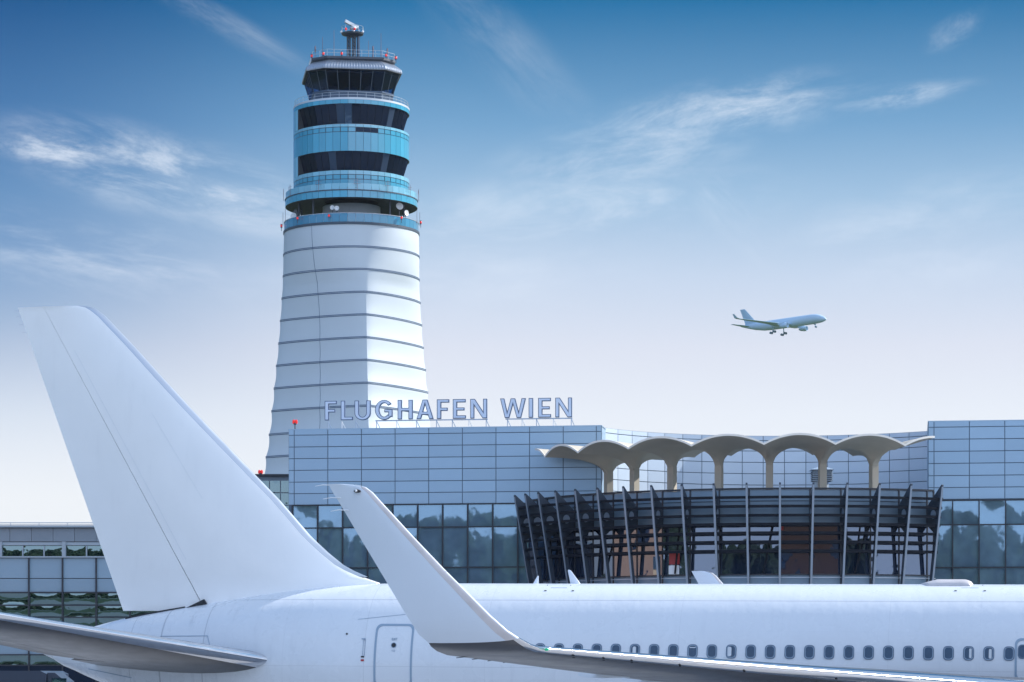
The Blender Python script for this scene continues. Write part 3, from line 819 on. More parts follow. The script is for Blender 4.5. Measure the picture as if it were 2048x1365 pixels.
# obstruction lights
def red_light(p, s_=1.0):
    b = MB(); b.tube([p - UP * .9 * s_, p], .07 * s_, 6); b.lathe([(.22 * s_, -.05), (.22 * s_, .12 * s_)], p, 12)
    o = b.build('obstruction_light', M['mast'], tower)
    c = MB(); c.lathe([(.2 * s_, .12 * s_), (.26 * s_, .2 * s_), (.26 * s_, .5 * s_), (.18 * s_, .66 * s_), (.01, .7 * s_)], p, 14); c.build('lamp_lens', M['red_lamp'], o, True)
    c = MB(); c.lathe([(.24 * s_, .0), (.24 * s_, .12 * s_)], p + UP * .68 * s_, 12); c.build('lamp_cap', M['mast'], o, True)
for x, y in ((-7.0, -4.6), (-5.2, -6.6), (-2.2, -7.1), (5.2, -6.8), (7.0, -5.2)):
    red_light(cab(x, y, zp + .1), .72)
for px, py, a in ((571, 453, -84), (607, 438, -46), (674.5, 433, -15), (803, 437, 48), (841, 446, 84)):
    red_light(td(R(a), 11.75, tz(py, 11.5 * math.cos(R(a))) - .2), .68)
# radar mast
mx = (706 - CX) / F * TY
mb_ = V((mx, TY - 1.5, zp)); zm = tz(72, 1.5)
mast = MB()
for dx in (-.85, -.40, .0, .48):
    mast.tube([mb_ + V((dx, -.4, 0)), V((mx + dx, TY - 1.9, zm))], .11, 6)
    mast.tube([mb_ + V((dx, .5, 0)), V((mx + dx, TY - 1.0, zm))], .11, 6)
n_ = 7
for k in range(n_):
    za, zb_ = lerp(zp, zm, k / n_), lerp(zp, zm, (k + 1) / n_)
    for a, c in ((-.85, -.40), (.0, .48)):
        for yy in (-1.9, -1.0):
            mast.tube([(mx + a, TY + yy, za), (mx + c, TY + yy, zb_)], .065, 4); mast.tube([(mx + c, TY + yy, za), (mx + a, TY + yy, zb_)], .065, 4)
mast_o = mast.build('radar_mast', M['mast'], tower)
b = MB(); b.tube([(mx + .98, TY - 1.6, zp + 1.0), (mx + .98, TY - 1.6, zm)], .27, 6); b.build('cable_duct', M['gallery'], mast_o, True)
b = MB(); b.lathe([(.9, -.35), (1.8, -.05), (1.9, .2), (.3, .25)], (mx, TY - 1.45, zm + .2), 20)
b.build('radar_platform', M['mast'], mast_o)
b = MB()
for k in range(10):
    a = 2 * math.pi * k / 10; p = V((mx + 1.85 * math.sin(a), TY - 1.45 - 1.85 * math.cos(a), zm + .4)); b.tube([p, p + UP * 1.05], .03, 4)
b.tube([V((mx + 1.85 * math.sin(2 * math.pi * k / 20), TY - 1.45 - 1.85 * math.cos(2 * math.pi * k / 20), zm + 1.45)) for k in range(20)], .03, 4, closed=True)
b.build('platform_railing', M['rail'], mast_o)
for dx, r_ in ((-1.0, .16), (.45, .16)):
    b = MB(); b.lathe([(.05, 0), (r_, .1), (r_, .4), (.01, .5)], (mx + dx, TY - 3.0, zm + .55), 10); b.build('lamp_lens', M['red_lamp'], mast_o, True)
for dx in (-1.85, 1.75):
    b = MB(); b.lathe([(.02, -.22), (.2, -.1), (.2, .1), (.02, .22)], (mx + dx, TY - 2.0, zm + .55), 10); b.build('beacon', M['dish'], mast_o, True)
b = MB(); b.tube([(mx + .1, TY - 1.45, zm + .4), (mx + .1, TY - 1.45, tz(58, 1.5))], [.35, .22], 10); b.lathe([(.5, -.2), (.6, 0), (.5, .2)], (mx + .1, TY - 1.45, tz(57, 1.5)), 12); b.build('radar_pedestal', M['rail'], mast_o, True)
b = MB(); pa, pb = at(690.5, 43, TY - 2.2), at(715, 56, TY - .8); b.tube([pa, pb], .30, 12); b.bar(pa + V((0, -.3, 0)), pb + V((0, -.3, 0)), .25, .5); b.build('radar_antenna', M['rail'], mast_o, True)
for px, y0, y1, w_ in ((645, 74, 112, .045), (668, 61, 111, .05), (630.5, 91, 120, .04), (737, 82, 113, .045), (762, 67, 114, .05), (774.6, 98, 116, .05), (746, 93, 112, .09)):
    b = MB(); p0, p1 = at(px, y1 + 3, TY - 4.5), at(px, y0, TY - 4.5); b.tube([p0, p0.lerp(p1, .3), p1], [w_ * 1.6, w_, w_ * .7], 5)
    if px in (630.5, 774.6, 746): b.lathe([(.1, -.5), (.14, 0), (.1, .5)], p0.lerp(p1, .75), 8)
    b.build('whip_antenna', M['whip'], tower)
# dishes on the antenna deck and small aerials on the slab edge
def dish(a, r, z, rad, tilt=0.0, back=False, yaw=None):
    p = td(R(a), r, z); ya = R(a if yaw is None else yaw); ax = V((math.sin(ya), -math.cos(ya), tilt)).normalized()
    b = MB(); b.lathe([(rad * .4, -.28), (rad, -.05), (rad, .03), (rad * .9, .03), (rad * .35, -.1), (.01, -.12)], p, 20, ax)
    o = b.build('dish_antenna', M['dish'] if not back else M['mast'], tower, True)
    c = MB(); c.tube([p - ax * .25, V((p.x, p.y, z447)) - ax * .25], .08, 6); c.build('dish_mount', M['mast'], o)
zd = z430 + .75
dish(-16, 9.6, tz(416, 9), .38); dish(-11, 9.8, tz(418, 9), .40); dish(-68, 10.2, tz(431, 5), .62, yaw=-35); dish(-75, 9.6, tz(430, 4), 1.15, back=True, yaw=-60)
dish(58, 9.8, tz(411, 6), .62, .25, yaw=20); dish(70, 10.0, tz(425, 4), .5, .1, yaw=50)
for a in (-82, -60, -25, 8, 35, 62, 84):
    p = td(R(a), 11.4, zs1 - .2); b = MB(); b.tube([p, p + UP * 2.0], .04, 5)
    tdr = V((math.cos(R(a)), math.sin(R(a)), 0))
    for dz in (1.2, 1.6): b.tube([p + UP * dz - tdr * .55, p + UP * dz + tdr * .55], .03, 4)
    b.tube([p + UP * 1.4 - tdr * .5 + V((0, 0, .3)), p + UP * 1.4 - tdr * .5 - V((0, 0, .3))], .025, 4)
    b.build('aerial', M['whip'], tower)
for a in (-88, -70, 88, 75):
    p = td(R(a), 11.5, z430 - .3); b = MB(); b.tube([p, p + UP * 2.2], .035, 5); b.build('aerial', M['whip'], tower)

# ------------------------------------------------------------------ terminal building
TT = V((.99, -.1415, 0)).normalized(); TIN = V((.1415, .99, 0)).normalized(); TB = V((-4.85, 200, 0))
def fs(px, d=0.0):
    r = (px - CX) / F; B = TB + TIN * d
    return -(B.x - r * B.y) / (TT.x - r * TT.y)
def fp(s, d, z): return TB + TT * s + TIN * d + V((0, 0, z))
def fz(py, px, d=0.0): return ZE + (HY - py) / F * fp(fs(px, d), d, 0).y
term = thing('terminal_building', 'long blue grey panelled terminal with rooftop lettering and window bands', 'terminal', fp(0, 10, 0))
ZTOP = 22.47
ROWS = [16.97, 17.8, 18.64, 19.5, 20.35, 21.2, 22.06, ZTOP]
def block(px0, px1, seams, depth=28):
    s0, s1 = fs(px0), fs(px1)
    b = MB()
    c = fp((s0 + s1) / 2, depth / 2 + .06, (ZTOP - .02) / 2)
    b.box(c, (s1 - s0, depth, ZTOP - .02), (TT, TIN, UP)); 
    core = b.build('block_core', M['joint'], term)
    b = MB(); sl = [s0] + [fs(q) for q in seams] + [s1]
    for a, e in zip(sl, sl[1:]):
        if e - a < .1: continue
        for z0, z1 in zip(ROWS, ROWS[1:]):
            g_ = .028
            p = [fp(a + g_, 0, z0 + g_), fp(e - g_, 0, z0 + g_), fp(e - g_, 0, z1 - g_), fp(a + g_, 0, z1 - g_)]
            b.prism(p, TIN * .05)
    b.build('wall_panels', M['cladding'], term)
    b = MB(); b.box(fp((s0 + s1) / 2, depth / 2, ZTOP + .01), (s1 - s0 + .06, depth, .07), (TT, TIN, UP)); b.build('roof_edge', M['cladding'], term)
    for sx, nm in ((s0 - .004, 0), (s1 + .004, 1)):
        b = MB(); b.box(fp(sx, depth / 2 + .1, (ZTOP - .1) / 2), (.03, depth - .1, ZTOP - .1), (TT, TIN, UP)); b.build('end_wall', M['cladding'], term)
block(577, 1203, [588.4 + 67.25 * k for k in range(9)] + [1192.5])
block(1856.5, 2400, [1868 + 70.8 * k for k in range(8)])

def pane(name, m_, parent, bl, br, tr, tl, out, tilt, sag, N=6):
    """one pane of glass, bowed a few millimetres as real double glazing is"""
    bl, br, tr, tl = (V(p) for p in (bl, br, tr, tl)); b = MB(); H_ = (tl - bl).length
    vs = []
    for j in range(N + 1):
        for i in range(N + 1):
            x, y = i / N, j / N
            p = (bl * (1 - x) + br * x) * (1 - y) + (tl * (1 - x) + tr * x) * y
            q = (1 - (2 * x - 1) ** 2) * (1 - (2 * y - 1) ** 2)
            vs.append(p + out * (sag * q + math.tan(tilt) * H_ * y))
    b.add(vs, [(j * (N + 1) + i, j * (N + 1) + i + 1, (j + 1) * (N + 1) + i + 1, (j + 1) * (N + 1) + i) for j in range(N) for i in range(N)])
    return b.build(name, m_, parent, True, 60)
TILT = R(1.0)
def glazing(pxs, rows, m_, thick, tilt=TILT):
    """curtain wall under the panels: panes as parts, mullions and transoms proud of them"""
    sl = [fs(q) for q in pxs]; z0, z1 = rows[-1], rows[0]
    for a, e in zip(sl, sl[1:]):
        for zt_, zb_ in zip(rows, rows[1:]):
            o = pane('window', m_, term, fp(a, -.03, zb_), fp(e, -.03, zb_), fp(e, -.03, zt_), fp(a, -.03, zt_), -TIN, tilt * random.uniform(.75, 1.25), random.choice((-1, 1, 1)) * random.uniform(.004, .011))
    for a in sl:
        b = MB(); b.box(fp(a, -.12, (z0 + z1) / 2), (thick, .16, z1 - z0), (TT, TIN, UP)); b.build('mullion', M['mullion'], term)
    for z in rows[:-1]:
        b = MB(); b.box(fp((sl[0] + sl[-1]) / 2, -.10, z), (sl[-1] - sl[0], .15, .09), (TT, TIN, UP)); b.build('transom', M['mullion'], term)
gr = [16.93, fz(1055, 860), fz(1135.5, 860), fz(1180, 860), 7.0]
glazing([560 + 25.8] + [635.8 + 50 * k for k in range(9)] + [1086], gr, M['glass'], .10)
gr2 = [16.88, fz(1050, 1950), fz(1135.5, 1950), fz(1180, 1950), 7.0]
glazing([1852.5 + 52.8 * k for k in range(9)], gr2, M['glass'], .085)
# concave courtyard wall between the two blocks
E1, E2 = fp(fs(1203), 2.5, 0), fp(fs(1857), 8.5, 0)
ch = (E2 - E1); C_ = ch.length; SAG = 5.5; RA = ((C_ / 2) ** 2 + SAG ** 2) / (2 * SAG)
midp = (E1 + E2) / 2; inn = V((-ch.y, ch.x, 0)).normalized()
AC = midp + inn * (SAG - RA)
a_end = math.asin(C_ / 2 / RA); chd = ch.normalized()
def arc(t, z, off=0.0):
    a = lerp(-a_end, a_end, t); return AC + (chd * math.sin(a) + inn * math.cos(a)) * (RA + off) + UP * z
ZA = 22.55
NP = 17
arows = [9.0, 16.3] + [17.15 + .85 * k for k in range(6)] + [ZA - .36, ZA]
b = MB()
for k in range(NP):
    t0, t1 = k / NP + .0009, (k + 1) / NP - .0009
    for z0, z1 in zip(arows, arows[1:]):
        g_ = .026
        b.prism([arc(t0, z0 + g_), arc(t1, z0 + g_), arc(t1, z1 - g_), arc(t0, z1 - g_)], (arc((t0 + t1) / 2, 0, 1) - arc((t0 + t1) / 2, 0)) * .04)
b.build('curved_wall', M['clad_pale'], term)
b = MB(); loops = [[arc(k / 34, 0, .06), arc(k / 34, 0, .4), arc(k / 34, ZA, .4), arc(k / 34, ZA, .06)] for k in range(35)]
b.loft(loops); b.build('curved_wall_core', M['joint'], term)
b = MB(); b.add([arc(k / 34, ZA - .02, .4) for k in range(35)] + [fp(fs(1857), 22, ZA - .02), fp(fs(1203), 22, ZA - .02)], [tuple(range(37))]); b.build('roof', M['cladding'], term)

# ------------------------------------------------------------------ bow front with steel fins
BC = V((19.5, 204.0, 0))
bow = thing('bow_pavilion', 'curved glazed bow front with leaning steel fins and dark horizontal louvres', 'pavilion', BC + V((0, -19, 0)))
def phi_px(px, r):
    """angle on the circle of radius r whose front half crosses the sight line through px"""
    k = (px - CX) / F; o = V((0, 0)); d = V((k, 1)).normalized(); c = V((BC.x, BC.y))
    bq = d.dot(c); disc = bq * bq - (c.dot(c) - r * r)
    t = bq - math.sqrt(max(disc, 0)); p = d * t
    return math.atan2(p.x - BC.x, BC.y - p.y)
def bd(a, r, z): return V((BC.x + r * math.sin(a), BC.y - r * math.cos(a), z))
RT = 21.0; RW = 19.2
FPX = [1029, 1050, 1076, 1110, 1150, 1194, 1246, 1302, 1363, 1427, 1493, 1560, 1627, 1695, 1760, 1823, 1885]
FA = [phi_px(q, RT) for q in FPX]
def bz(py, r=RT): return ZE + (HY - py) / F * (BC.y - r)
zft, zfb = bz(965), 6.0
def rout(z): return RT - 1.25 * (zft - z) / 7.0
ZW = bz(977, RW); ZG1, ZG0 = bz(1050, RW), bz(1149, RW)
def ex(a): return V((math.cos(a), math.sin(a), 0))
for a in FA:
    poly = [(RT, zft), (RT + .04, zft - .05), (rout(zfb) + .02, zfb), (rout(zfb) - .30, zfb), (rout(bz(1075)) - .30, bz(1075)), (rout(bz(1062)) - .34, bz(1062)), (RW + .12, bz(1046)), (RW + .12, bz(1006)), (RT - .06, zft - .02)]
    b = MB(); b.prism([bd(a, r, z) - ex(a) * .06 for r, z in poly], ex(a) * .12)
    f_ = b.build('fin', M['fin_steel'], bow)
    b = MB()   # outer flange
    b.loft([[bd(a, rout(z) + dr, z) + ex(a) * dx for dx, dr in ((-.07, .05), (.07, .05), (.07, .02), (-.07, .02))] for z in (zfb, zft - .15)])
    b.build('flange', M['flange'], f_)
    b = MB()   # round lightening hole shown as a pale disc ring through the web
    hc = (RW + rout(bz(1024)) - .1) / 2
    for sgn in (-1, 1):
        b.lathe([(.30, 0), (.30, .01), (.24, .012)], bd(a, hc + .15, bz(1024)) + ex(a) * .06 * sgn, 18, ex(a) * sgn)
    b.build('web_hole', M['strut'], f_)
A0_, A1_ = FA[0], FA[-1]
NB = 60
for py in (994, 1012, 1030, 1047.5, 1065, 1083, 1101):
    z = bz(py); b = MB(); loops = []
    for k in range(NB + 1):
        a = lerp(A0_ - .01, A1_ + .012, k / NB); r = rout(z) - .08
        loops.append([bd(a, r - .02, z + .10), bd(a, r - .45, z + .13), bd(a, r - .45, z + .02), bd(a, r - .02, z - .09)])
    b.loft(loops); b.build('louvre', M['louvre'], bow)
MA = [FA[0] - R(5)] + FA + [FA[-1] + R(1.6)]
for k, (a, e) in enumerate(zip(MA, MA[1:])):
    am = (a + e) / 2; out = V((math.sin(am), -math.cos(am), 0))
    pane('window', M['glass_dark'], bow, bd(a, RW, ZG0), bd(e, RW, ZG0), bd(e, RW, ZG1), bd(a, RW, ZG1), out, R(.7) * random.uniform(.6, 1.4), random.choice((-1, 1)) * random.uniform(.005, .012))
b = MB(); b2 = MB()
for a, e in zip(MA, MA[1:]):
    for z0, z1 in ((ZG1 + .05, bz(1030, RW)), (bz(1030, RW) + .05, bz(1003, RW)), (bz(1003, RW) + .05, ZW - .1)):
        b.prism([bd(a + .002, RW, z0), bd(e - .002, RW, z0), bd(e - .002, RW, z1), bd(a + .002, RW, z1)], V((-math.sin(a), math.cos(a), 0)) * .05)
    b2.prism([bd(a + .002, RW, ZG0 - 3.5), bd(e - .002, RW, ZG0 - 3.5), bd(e - .002, RW, ZG0 - .06), bd(a + .002, RW, ZG0 - .06)], V((-math.sin(a), math.cos(a), 0)) * .05)
b.build('spandrel_panels', M['bow_panel'], bow); b2.build('plinth_panels', M['bow_panel'], bow)
for a in MA:
    b = MB(); b.prism([bd(a, RW + .06, 6) - ex(a) * .05, bd(a, RW + .06, 6) + ex(a) * .05, bd(a, RW - .12, 6) + ex(a) * .05, bd(a, RW - .12, 6) - ex(a) * .05], UP * (ZW - 6.05)); b.build('mullion', M['mullion'], bow)
def arc_band(name, m_, r0, r1, z0, z1):
    b = MB(); b.loft([[bd(a, r0, z0), bd(a, r1, z0), bd(a, r1, z1), bd(a, r0, z1)] for a in [lerp(MA[0], MA[-1], k / 60) for k in range(61)]]); return b.build(name, m_, bow)
for px0, px1, y0, y1, m_ in ((1338, 1359, 1104, 1127, 'red'), (1337, 1358, 1129, 1147, 'dish'), (1306, 1320, 1110, 1147, 'truck_glass'), (1558, 1567, 1053, 1061, 'red')):  # flat colour patches painted on the glass for wavy reflections
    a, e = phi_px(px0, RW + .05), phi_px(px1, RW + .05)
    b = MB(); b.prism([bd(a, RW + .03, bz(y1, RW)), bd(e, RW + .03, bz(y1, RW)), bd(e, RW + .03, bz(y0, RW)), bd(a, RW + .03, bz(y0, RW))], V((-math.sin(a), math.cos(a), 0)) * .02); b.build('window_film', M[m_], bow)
arc_band('roof_rim', M['mullion'], RW - .3, RW + .09, ZW - .06, ZW + .05)
arc_band('sill_rail', M['mullion'], RW + .01, RW + .10, ZG0 - .06, ZG0 + .03)
arc_band('head_rail', M['mullion'], RW + .01, RW + .08, ZG1 - .03, ZG1 + .04)
arc_band('hand_rail', M['rail'], RW + .2, RW + .24, bz(1156, RW), bz(1156, RW) + .04)
arc_band('backing_wall', M['mullion'], RW - .4, RW - .16, 0, ZW - .08)
b = MB(); b.add([bd(lerp(MA[0], MA[-1], k / 60), RW - .3, ZW - .10) for k in range(61)] + [V((28.5, 201, ZW - .10)), V((2.5, 201, ZW - .10))], [tuple(range(63))]); b.build('terrace', M['clad_low'], bow)
for a in (MA[0], MA[-1]):
    p = bd(a, RW - .2, 0); b = MB(); b.prism([p + V((-.1, 0, 0)), p + V((.1, 0, 0)), p + V((.1, 7.5, 0)), p + V((-.1, 7.5, 0))], UP * (ZW - .12)); b.build('end_wall', M['clad_low'], bow)
for k, a in enumerate(MA[2:-3]):       # raking posts just inside the glass line
    if k % 3: continue
    b = MB(); b.bar(bd(a + .05, RW + .12, ZG0 + .1), bd(a + .08, RW + .75, ZG1 - .1), .10, .10, ex(a)); b.build('raking_post', M['louvre'], bow)

# ------------------------------------------------------------------ vaulted canopy on the terrace
RF, RC, RB = 18.9, 14.1, 11.2
VPX = [1090, 1156, 1257, 1383, 1528, 1671, 1810]
CPX = [1217, 1269, 1344, 1438, 1539, 1645, 1747.5]
VA = [phi_px(q, RF) for q in VPX]; CA = [phi_px(q, RC) for q in CPX]
canopy = thing('vaulted_canopy', 'cream concrete vaulted canopy on slender mushroom columns above the bow front', 'canopy', BC + V((0, -RC, ZW - .1)))
ZPK = ZE + (HY - 870) / F * (BC.y - RF); ZVF = ZE + (HY - 889.5) / F * (BC.y - RF)
ZPC = ZE + (HY - 896) / F * (BC.y - RC); ZSP = ZW + 1.95
stepA = (VA[-1] - VA[0]) / 6; stepC = (CA[-1] - CA[0]) / 6
VA2 = [VA[0] - stepA * .75] + VA + [VA[-1] + stepA]; CA2 = [CA[0] - stepC] + CA + [CA[-1] + stepC]
def shell_pt(i, t, rho):
    """bay i between columns i and i+1; rho 0 at the column line, 1 at the front edge, -1 at the rear edge"""
    q = 2 * t - 1
    if rho >= 0:
        r = lerp(RC, RF, rho); a = lerp(lerp(CA2[i], CA2[i + 1], t), lerp(VA2[i], VA2[i + 1], t), rho)
        rr = max(0.0, (rho - .055) / .945)
        zv = lerp(ZSP, ZVF, (1 - (1 - rr) ** 3.0) ** .60)
        zp_ = lerp(ZPC, ZPK, rho ** .8)
        e = lerp(.5, 1.0, min(1, rho * 1.3)); cw = CW * (1 - rho) ** 2
    else:
        k = -rho; r = lerp(RC, RB, k); a = lerp(CA2[i], CA2[i + 1], t)
        rr = max(0.0, (k - .09) / .91); zv = lerp(ZSP, ZVF - .10, (1 - (1 - rr) ** 3.0) ** .60)
        zp_ = lerp(ZPC, ZPC + .22, k); e = lerp(.5, 1.0, min(1, k * 1.3)); cw = CW * (1 - k) ** 2
    qq = min(1.0, abs(q) / (1 - cw))
    f_ = max(0.0, 1 - qq * qq) ** e
    return bd(a, r, lerp(zv, zp_, f_))
CW = .25 / (RC * stepC / 2)
NTT, NR = 36, 40
for i in range(8):
    ts = [k / NTT for k in range(NTT + 1)]
    if i == 0: ts = [t for t in ts if t >= .5]
    if i == 7: ts = [t for t in ts if t <= .5]
    rh_ = [(-1 + k / 10) for k in range(10)] + [(k / NR) ** 1.4 for k in range(NR + 1)]
    n = len(ts)
    lo = [shell_pt(i, t, r_) for r_ in rh_ for t in ts]
    hi = []
    for r_ in rh_:
        for t in ts:
            hi.append(shell_pt(i, t, r_) + UP * lerp(.28, .10, abs(r_)))
    vs = lo + hi; off = len(lo); fcs = []
    for j in range(len(rh_) - 1):
        for k in range(n - 1):
            a, b_, c, d = j * n + k, j * n + k + 1, (j + 1) * n + k + 1, (j + 1) * n + k
            fcs.append((a, b_, c, d)); fcs.append((off + d, off + c, off + b_, off + a))
    for j in range(len(rh_) - 1):
        for k in ((0,) if i == 7 else (n - 1,) if i == 0 else ()) + ((n - 1,) if i == 7 else (0,) if i == 0 else ()):
            fcs.append((j * n + k, (j + 1) * n + k, off + (j + 1) * n + k, off + j * n + k))
    for k in range(n - 1):
        fcs.append((k, k + 1, off + k + 1, off + k)); j = (len(rh_) - 1) * n
        fcs.append((j + k, j + k + 1, off + j + k + 1, off + j + k))
    b = MB(); b.add(vs, fcs)
    b.build('vault', M['cream'], canopy, True, 50)
    b = MB(); loops = []
    for t in ts:
        p = shell_pt(i, t, 1.0); o_ = V((p.x - BC.x, p.y - BC.y, 0)).normalized()
        loops.append([p - o_ * .03 - UP * .012, p + o_ * .022 - UP * .012, p + o_ * .022 + UP * .125, p - o_ * .03 + UP * .125])
    b.loft(loops); b.build('edge_trim', M['trim'], canopy, True, 40)
for a in CA:
    b = MB(); e1, rd = ex(a), V((math.sin(a), -math.cos(a), 0)); c = bd(a, RC, 0); loops = []
    for k, (z, w_, d_) in enumerate(((ZW - .1, .245, .25), (ZSP - .1, .245, .25), (ZSP + .03, .242, .245), (ZSP + .7, .236, .24))):
        loops.append([c + e1 * (w_ * sx) + rd * (d_ * sy) + UP * z for sx, sy in ((-1, -1), (1, -1), (1, 1), (-1, 1))])
    b.loft(loops); b.build('column', M['cream'], canopy, True, 25)
# roof ventilator behind the columns
vp = at(1643, 975, 196.5); vz = lambda y: ZE + (HY - y) / F * 196.5
vent = thing('roof_ventilator', 'louvred metal roof ventilator with pyramid cap behind the canopy columns', 'ventilator', V((vp.x, vp.y, ZW - .1)))
b = MB(); b.tube([(vp.x, vp.y, ZW - .1), (vp.x, vp.y, vz(963))], .5, 16); b.build('duct', M['vent'], vent, True)
b = MB(); b.box((vp.x, vp.y, (vz(963) + vz(942)) / 2), (1.3, 1.3, vz(942) - vz(963)), mi=0); hd = b.build('louvre_core', M['dark'], vent)
for k in range(6):
    z = lerp(vz(962), vz(944), k / 5); b = MB(); b.loft([[V((vp.x + sx * r_, vp.y + sy * r_, z + dz)) for sx, sy in ((-1, -1), (1, -1), (1, 1), (-1, 1))] for r_, dz in ((.66, .05), (.74, -.03), (.74, -.05), (.66, .03))], c0=False, c1=False); b.build('slat', M['vent'], vent)
b = MB(); b.loft([[V((vp.x + sx * r_, vp.y + sy * r_, z)) for sx, sy in ((-1, -1), (1, -1), (1, 1), (-1, 1))] for r_, z in ((.8, vz(942)), (.8, vz(940.5)), (.12, vz(933)))]); b.build('cap', M['vent'], vent)

# ------------------------------------------------------------------ rooftop lettering
S_, B_ = .215, .165
def ell(cx, cy, rx, ry, a0, a1, n=16):
    return [(cx + rx * math.cos(R(lerp(a0, a1, k / n))), cy + ry * math.sin(R(lerp(a0, a1, k / n)))) for k in range(n + 1)]
GL = {
 'F': ([[(0, 0), (S_, 0), (S_, .41), (.54, .41), (.54, .57), (S_, .57), (S_, 1 - B_), (.62, 1 - B_), (.62, 1), (0, 1)]], .62),
 'L': ([[(0, 0), (.62, 0), (.62, B_), (S_, B_), (S_, 1), (0, 1)]], .62),
 'U': ([[(0, 1)] + ell(.4, .36, .4, .375, 180, 360) + [(.8, 1), (.8 - S_, 1)] + ell(.4, .36, .4 - S_, .375 - B_, 360, 180) + [(S_, 1)]], .8),
 'G': ([ell(.46, .5, .46, .515, 36, 316, 26) + [(.88, .12), (.88, .53), (.47, .53), (.47, .38), (.67, .38), (.67, .24)] + ell(.46, .5, .245, .35, 318, 40, 22)], .9),
 'H': ([[(0, 0), (S_, 0), (S_, .42), (.77 - S_, .42), (.77 - S_, 0), (.77, 0), (.77, 1), (.77 - S_, 1), (.77 - S_, .59), (S_, .59), (S_, 1), (0, 1)]], .77),
 'A': ([[(0, 0), (.22, 0), (.285, .22), (.585, .22), (.65, 0), (.87, 0), (.56, 1), (.31, 1)], [(.335, .38), (.535, .38), (.435, .76)]], .87),
 'E': ([[(0, 0), (.66, 0), (.66, B_), (S_, B_), (S_, .42), (.59, .42), (.59, .57), (S_, .57), (S_, 1 - B_), (.65, 1 - B_), (.65, 1), (0, 1)]], .66),
 'N': ([[(0, 0), (.2, 0), (.2, .66), (.62, 0), (.85, 0), (.85, 1), (.65, 1), (.65, .34), (.23, 1), (0, 1)]], .85),
 'W': ([[(0, 1), (.24, 0), (.46, 0), (.65, .70), (.84, 0), (1.06, 0), (1.3, 1), (1.09, 1), (.94, .31), (.76, 1), (.54, 1), (.36, .31), (.21, 1)]], 1.3),
 'I': ([[(0, 0), (.22, 0), (.22, 1), (0, 1)]], .22),
}
LET = [('F', 281, 355), ('L', 381, 455), ('U', 466, 565), ('G', 593, 703), ('H', 733, 826), ('A', 850, 955), ('F', 976, 1052), ('E', 1075, 1155), ('N', 1183, 1287), ('W', 1368, 1527), ('I', 1545, 1572), ('E', 1604, 1683), ('N', 1710, 1813)]
SD = 1.2
sign = thing('rooftop_sign', 'blue grey rooftop letters reading FLUGHAFEN WIEN on thin struts', 'sign', fp(fs(900, SD), SD, ZTOP + .04))
LH = 38.8 / F * 201.2
ZB = ZTOP + (859 - 838.6) / F * 201.2 + .0
for chh, x0, x1 in LET:
    pxa, pxb = 560 + x0 / 3.102, 560 + x1 / 3.102
    sa, sb = fs(pxa, SD), fs(pxb, SD); polys, wdt = GL[chh]
    bm = bmesh.new(); edges = []
    O = ORG[sign]
    for poly in polys:
        vs = [bm.verts.new(fp(lerp(sa, sb, x / wdt), SD, ZB + y * LH) - O) for x, y in poly]
        edges += [bm.edges.new((vs[k], vs[(k + 1) % len(vs)])) for k in range(len(vs))]
    bmesh.ops.triangle_fill(bm, edges=edges, use_beauty=True, use_dissolve=False, normal=-TIN)
    fcs = list(bm.faces)
    ret = bmesh.ops.extrude_face_region(bm, geom=fcs)
    bmesh.ops.translate(bm, verts=[v for v in ret['geom'] if isinstance(v, bmesh.types.BMVert)], vec=-TIN * .22)
    front = [f for f in ret['geom'] if isinstance(f, bmesh.types.BMFace)]
    bmesh.ops.recalc_face_normals(bm, faces=bm.faces)
    for f in bm.faces: f.material_index = 1
    bmesh.ops.inset_region(bm, faces=front, thickness=.05, depth=.015, use_even_offset=True, use_boundary=True)
    for f in front: f.material_index = 0
    me = bpy.data.meshes.new('letter'); bm.to_mesh(me); bm.free()
    me.materials.append(M['letter_face']); me.materials.append(M['letter_edge'])
    o = bpy.data.objects.new('letter', me); COL.objects.link(o); o.parent = sign; ORG[o] = O; o['label'] = 'letter ' + chh
for x0, x1 in ((593, 1290), (1400, 1815)):
    b = MB(); b.bar(fp(fs(560 + x0 / 3.102, SD), SD - .05, ZB - .07), fp(fs(560 + x1 / 3.102, SD), SD - .05, ZB - .07), .08, .08); b.build('rail', M['strut'], sign)
for x in (300, 385, 472, 600, 725, 848, 972, 1070, 1173, 1280, 1412, 1503, 1592, 1697, 1808):
    s = fs(560 + x / 3.102, SD)
    b = MB(); b.tube([fp(s, SD - .05, ZTOP), fp(s, SD - .05, ZB - .02)], .035, 6); b.tube([fp(s + .22, SD + .7, ZTOP), fp(s, SD - .05, ZB - .1)], .03, 6)
    b.build('strut', M['dish'] if x % 2 else M['strut'], sign)
# warning lamps on the roofs
def lamp_post(px, py, Y, zbase, label):
    p = at(px, py, Y); t = thing('warning_light', label, 'warning light', V((p.x, p.y, zbase)), 'red rooftop warning lights')
    b = MB(); b.tube([(p.x, p.y, zbase), (p.x, p.y, p.z - .12)], .045, 6); b.build('pole', M['mast'], t)
    b = MB(); b.lathe([(.10, -.14), (.12, -.08), (.12, -.02)], p, 10); b.build('socket', M['mast'], t)
    for dx in (-.09, .09):
        b = MB(); b.lathe([(.08, -.1), (.11, -.02), (.11, .12), (.05, .2), (.01, .21)], p + V((dx, 0, .02)), 10); b.build('lamp_lens', M['red_lamp'], t, True)
lamp_post(590, 846, fp(fs(590, .3), .3, 0).y, ZTOP + .04, 'red twin warning light on a thin pole at the left end of the panelled roof')

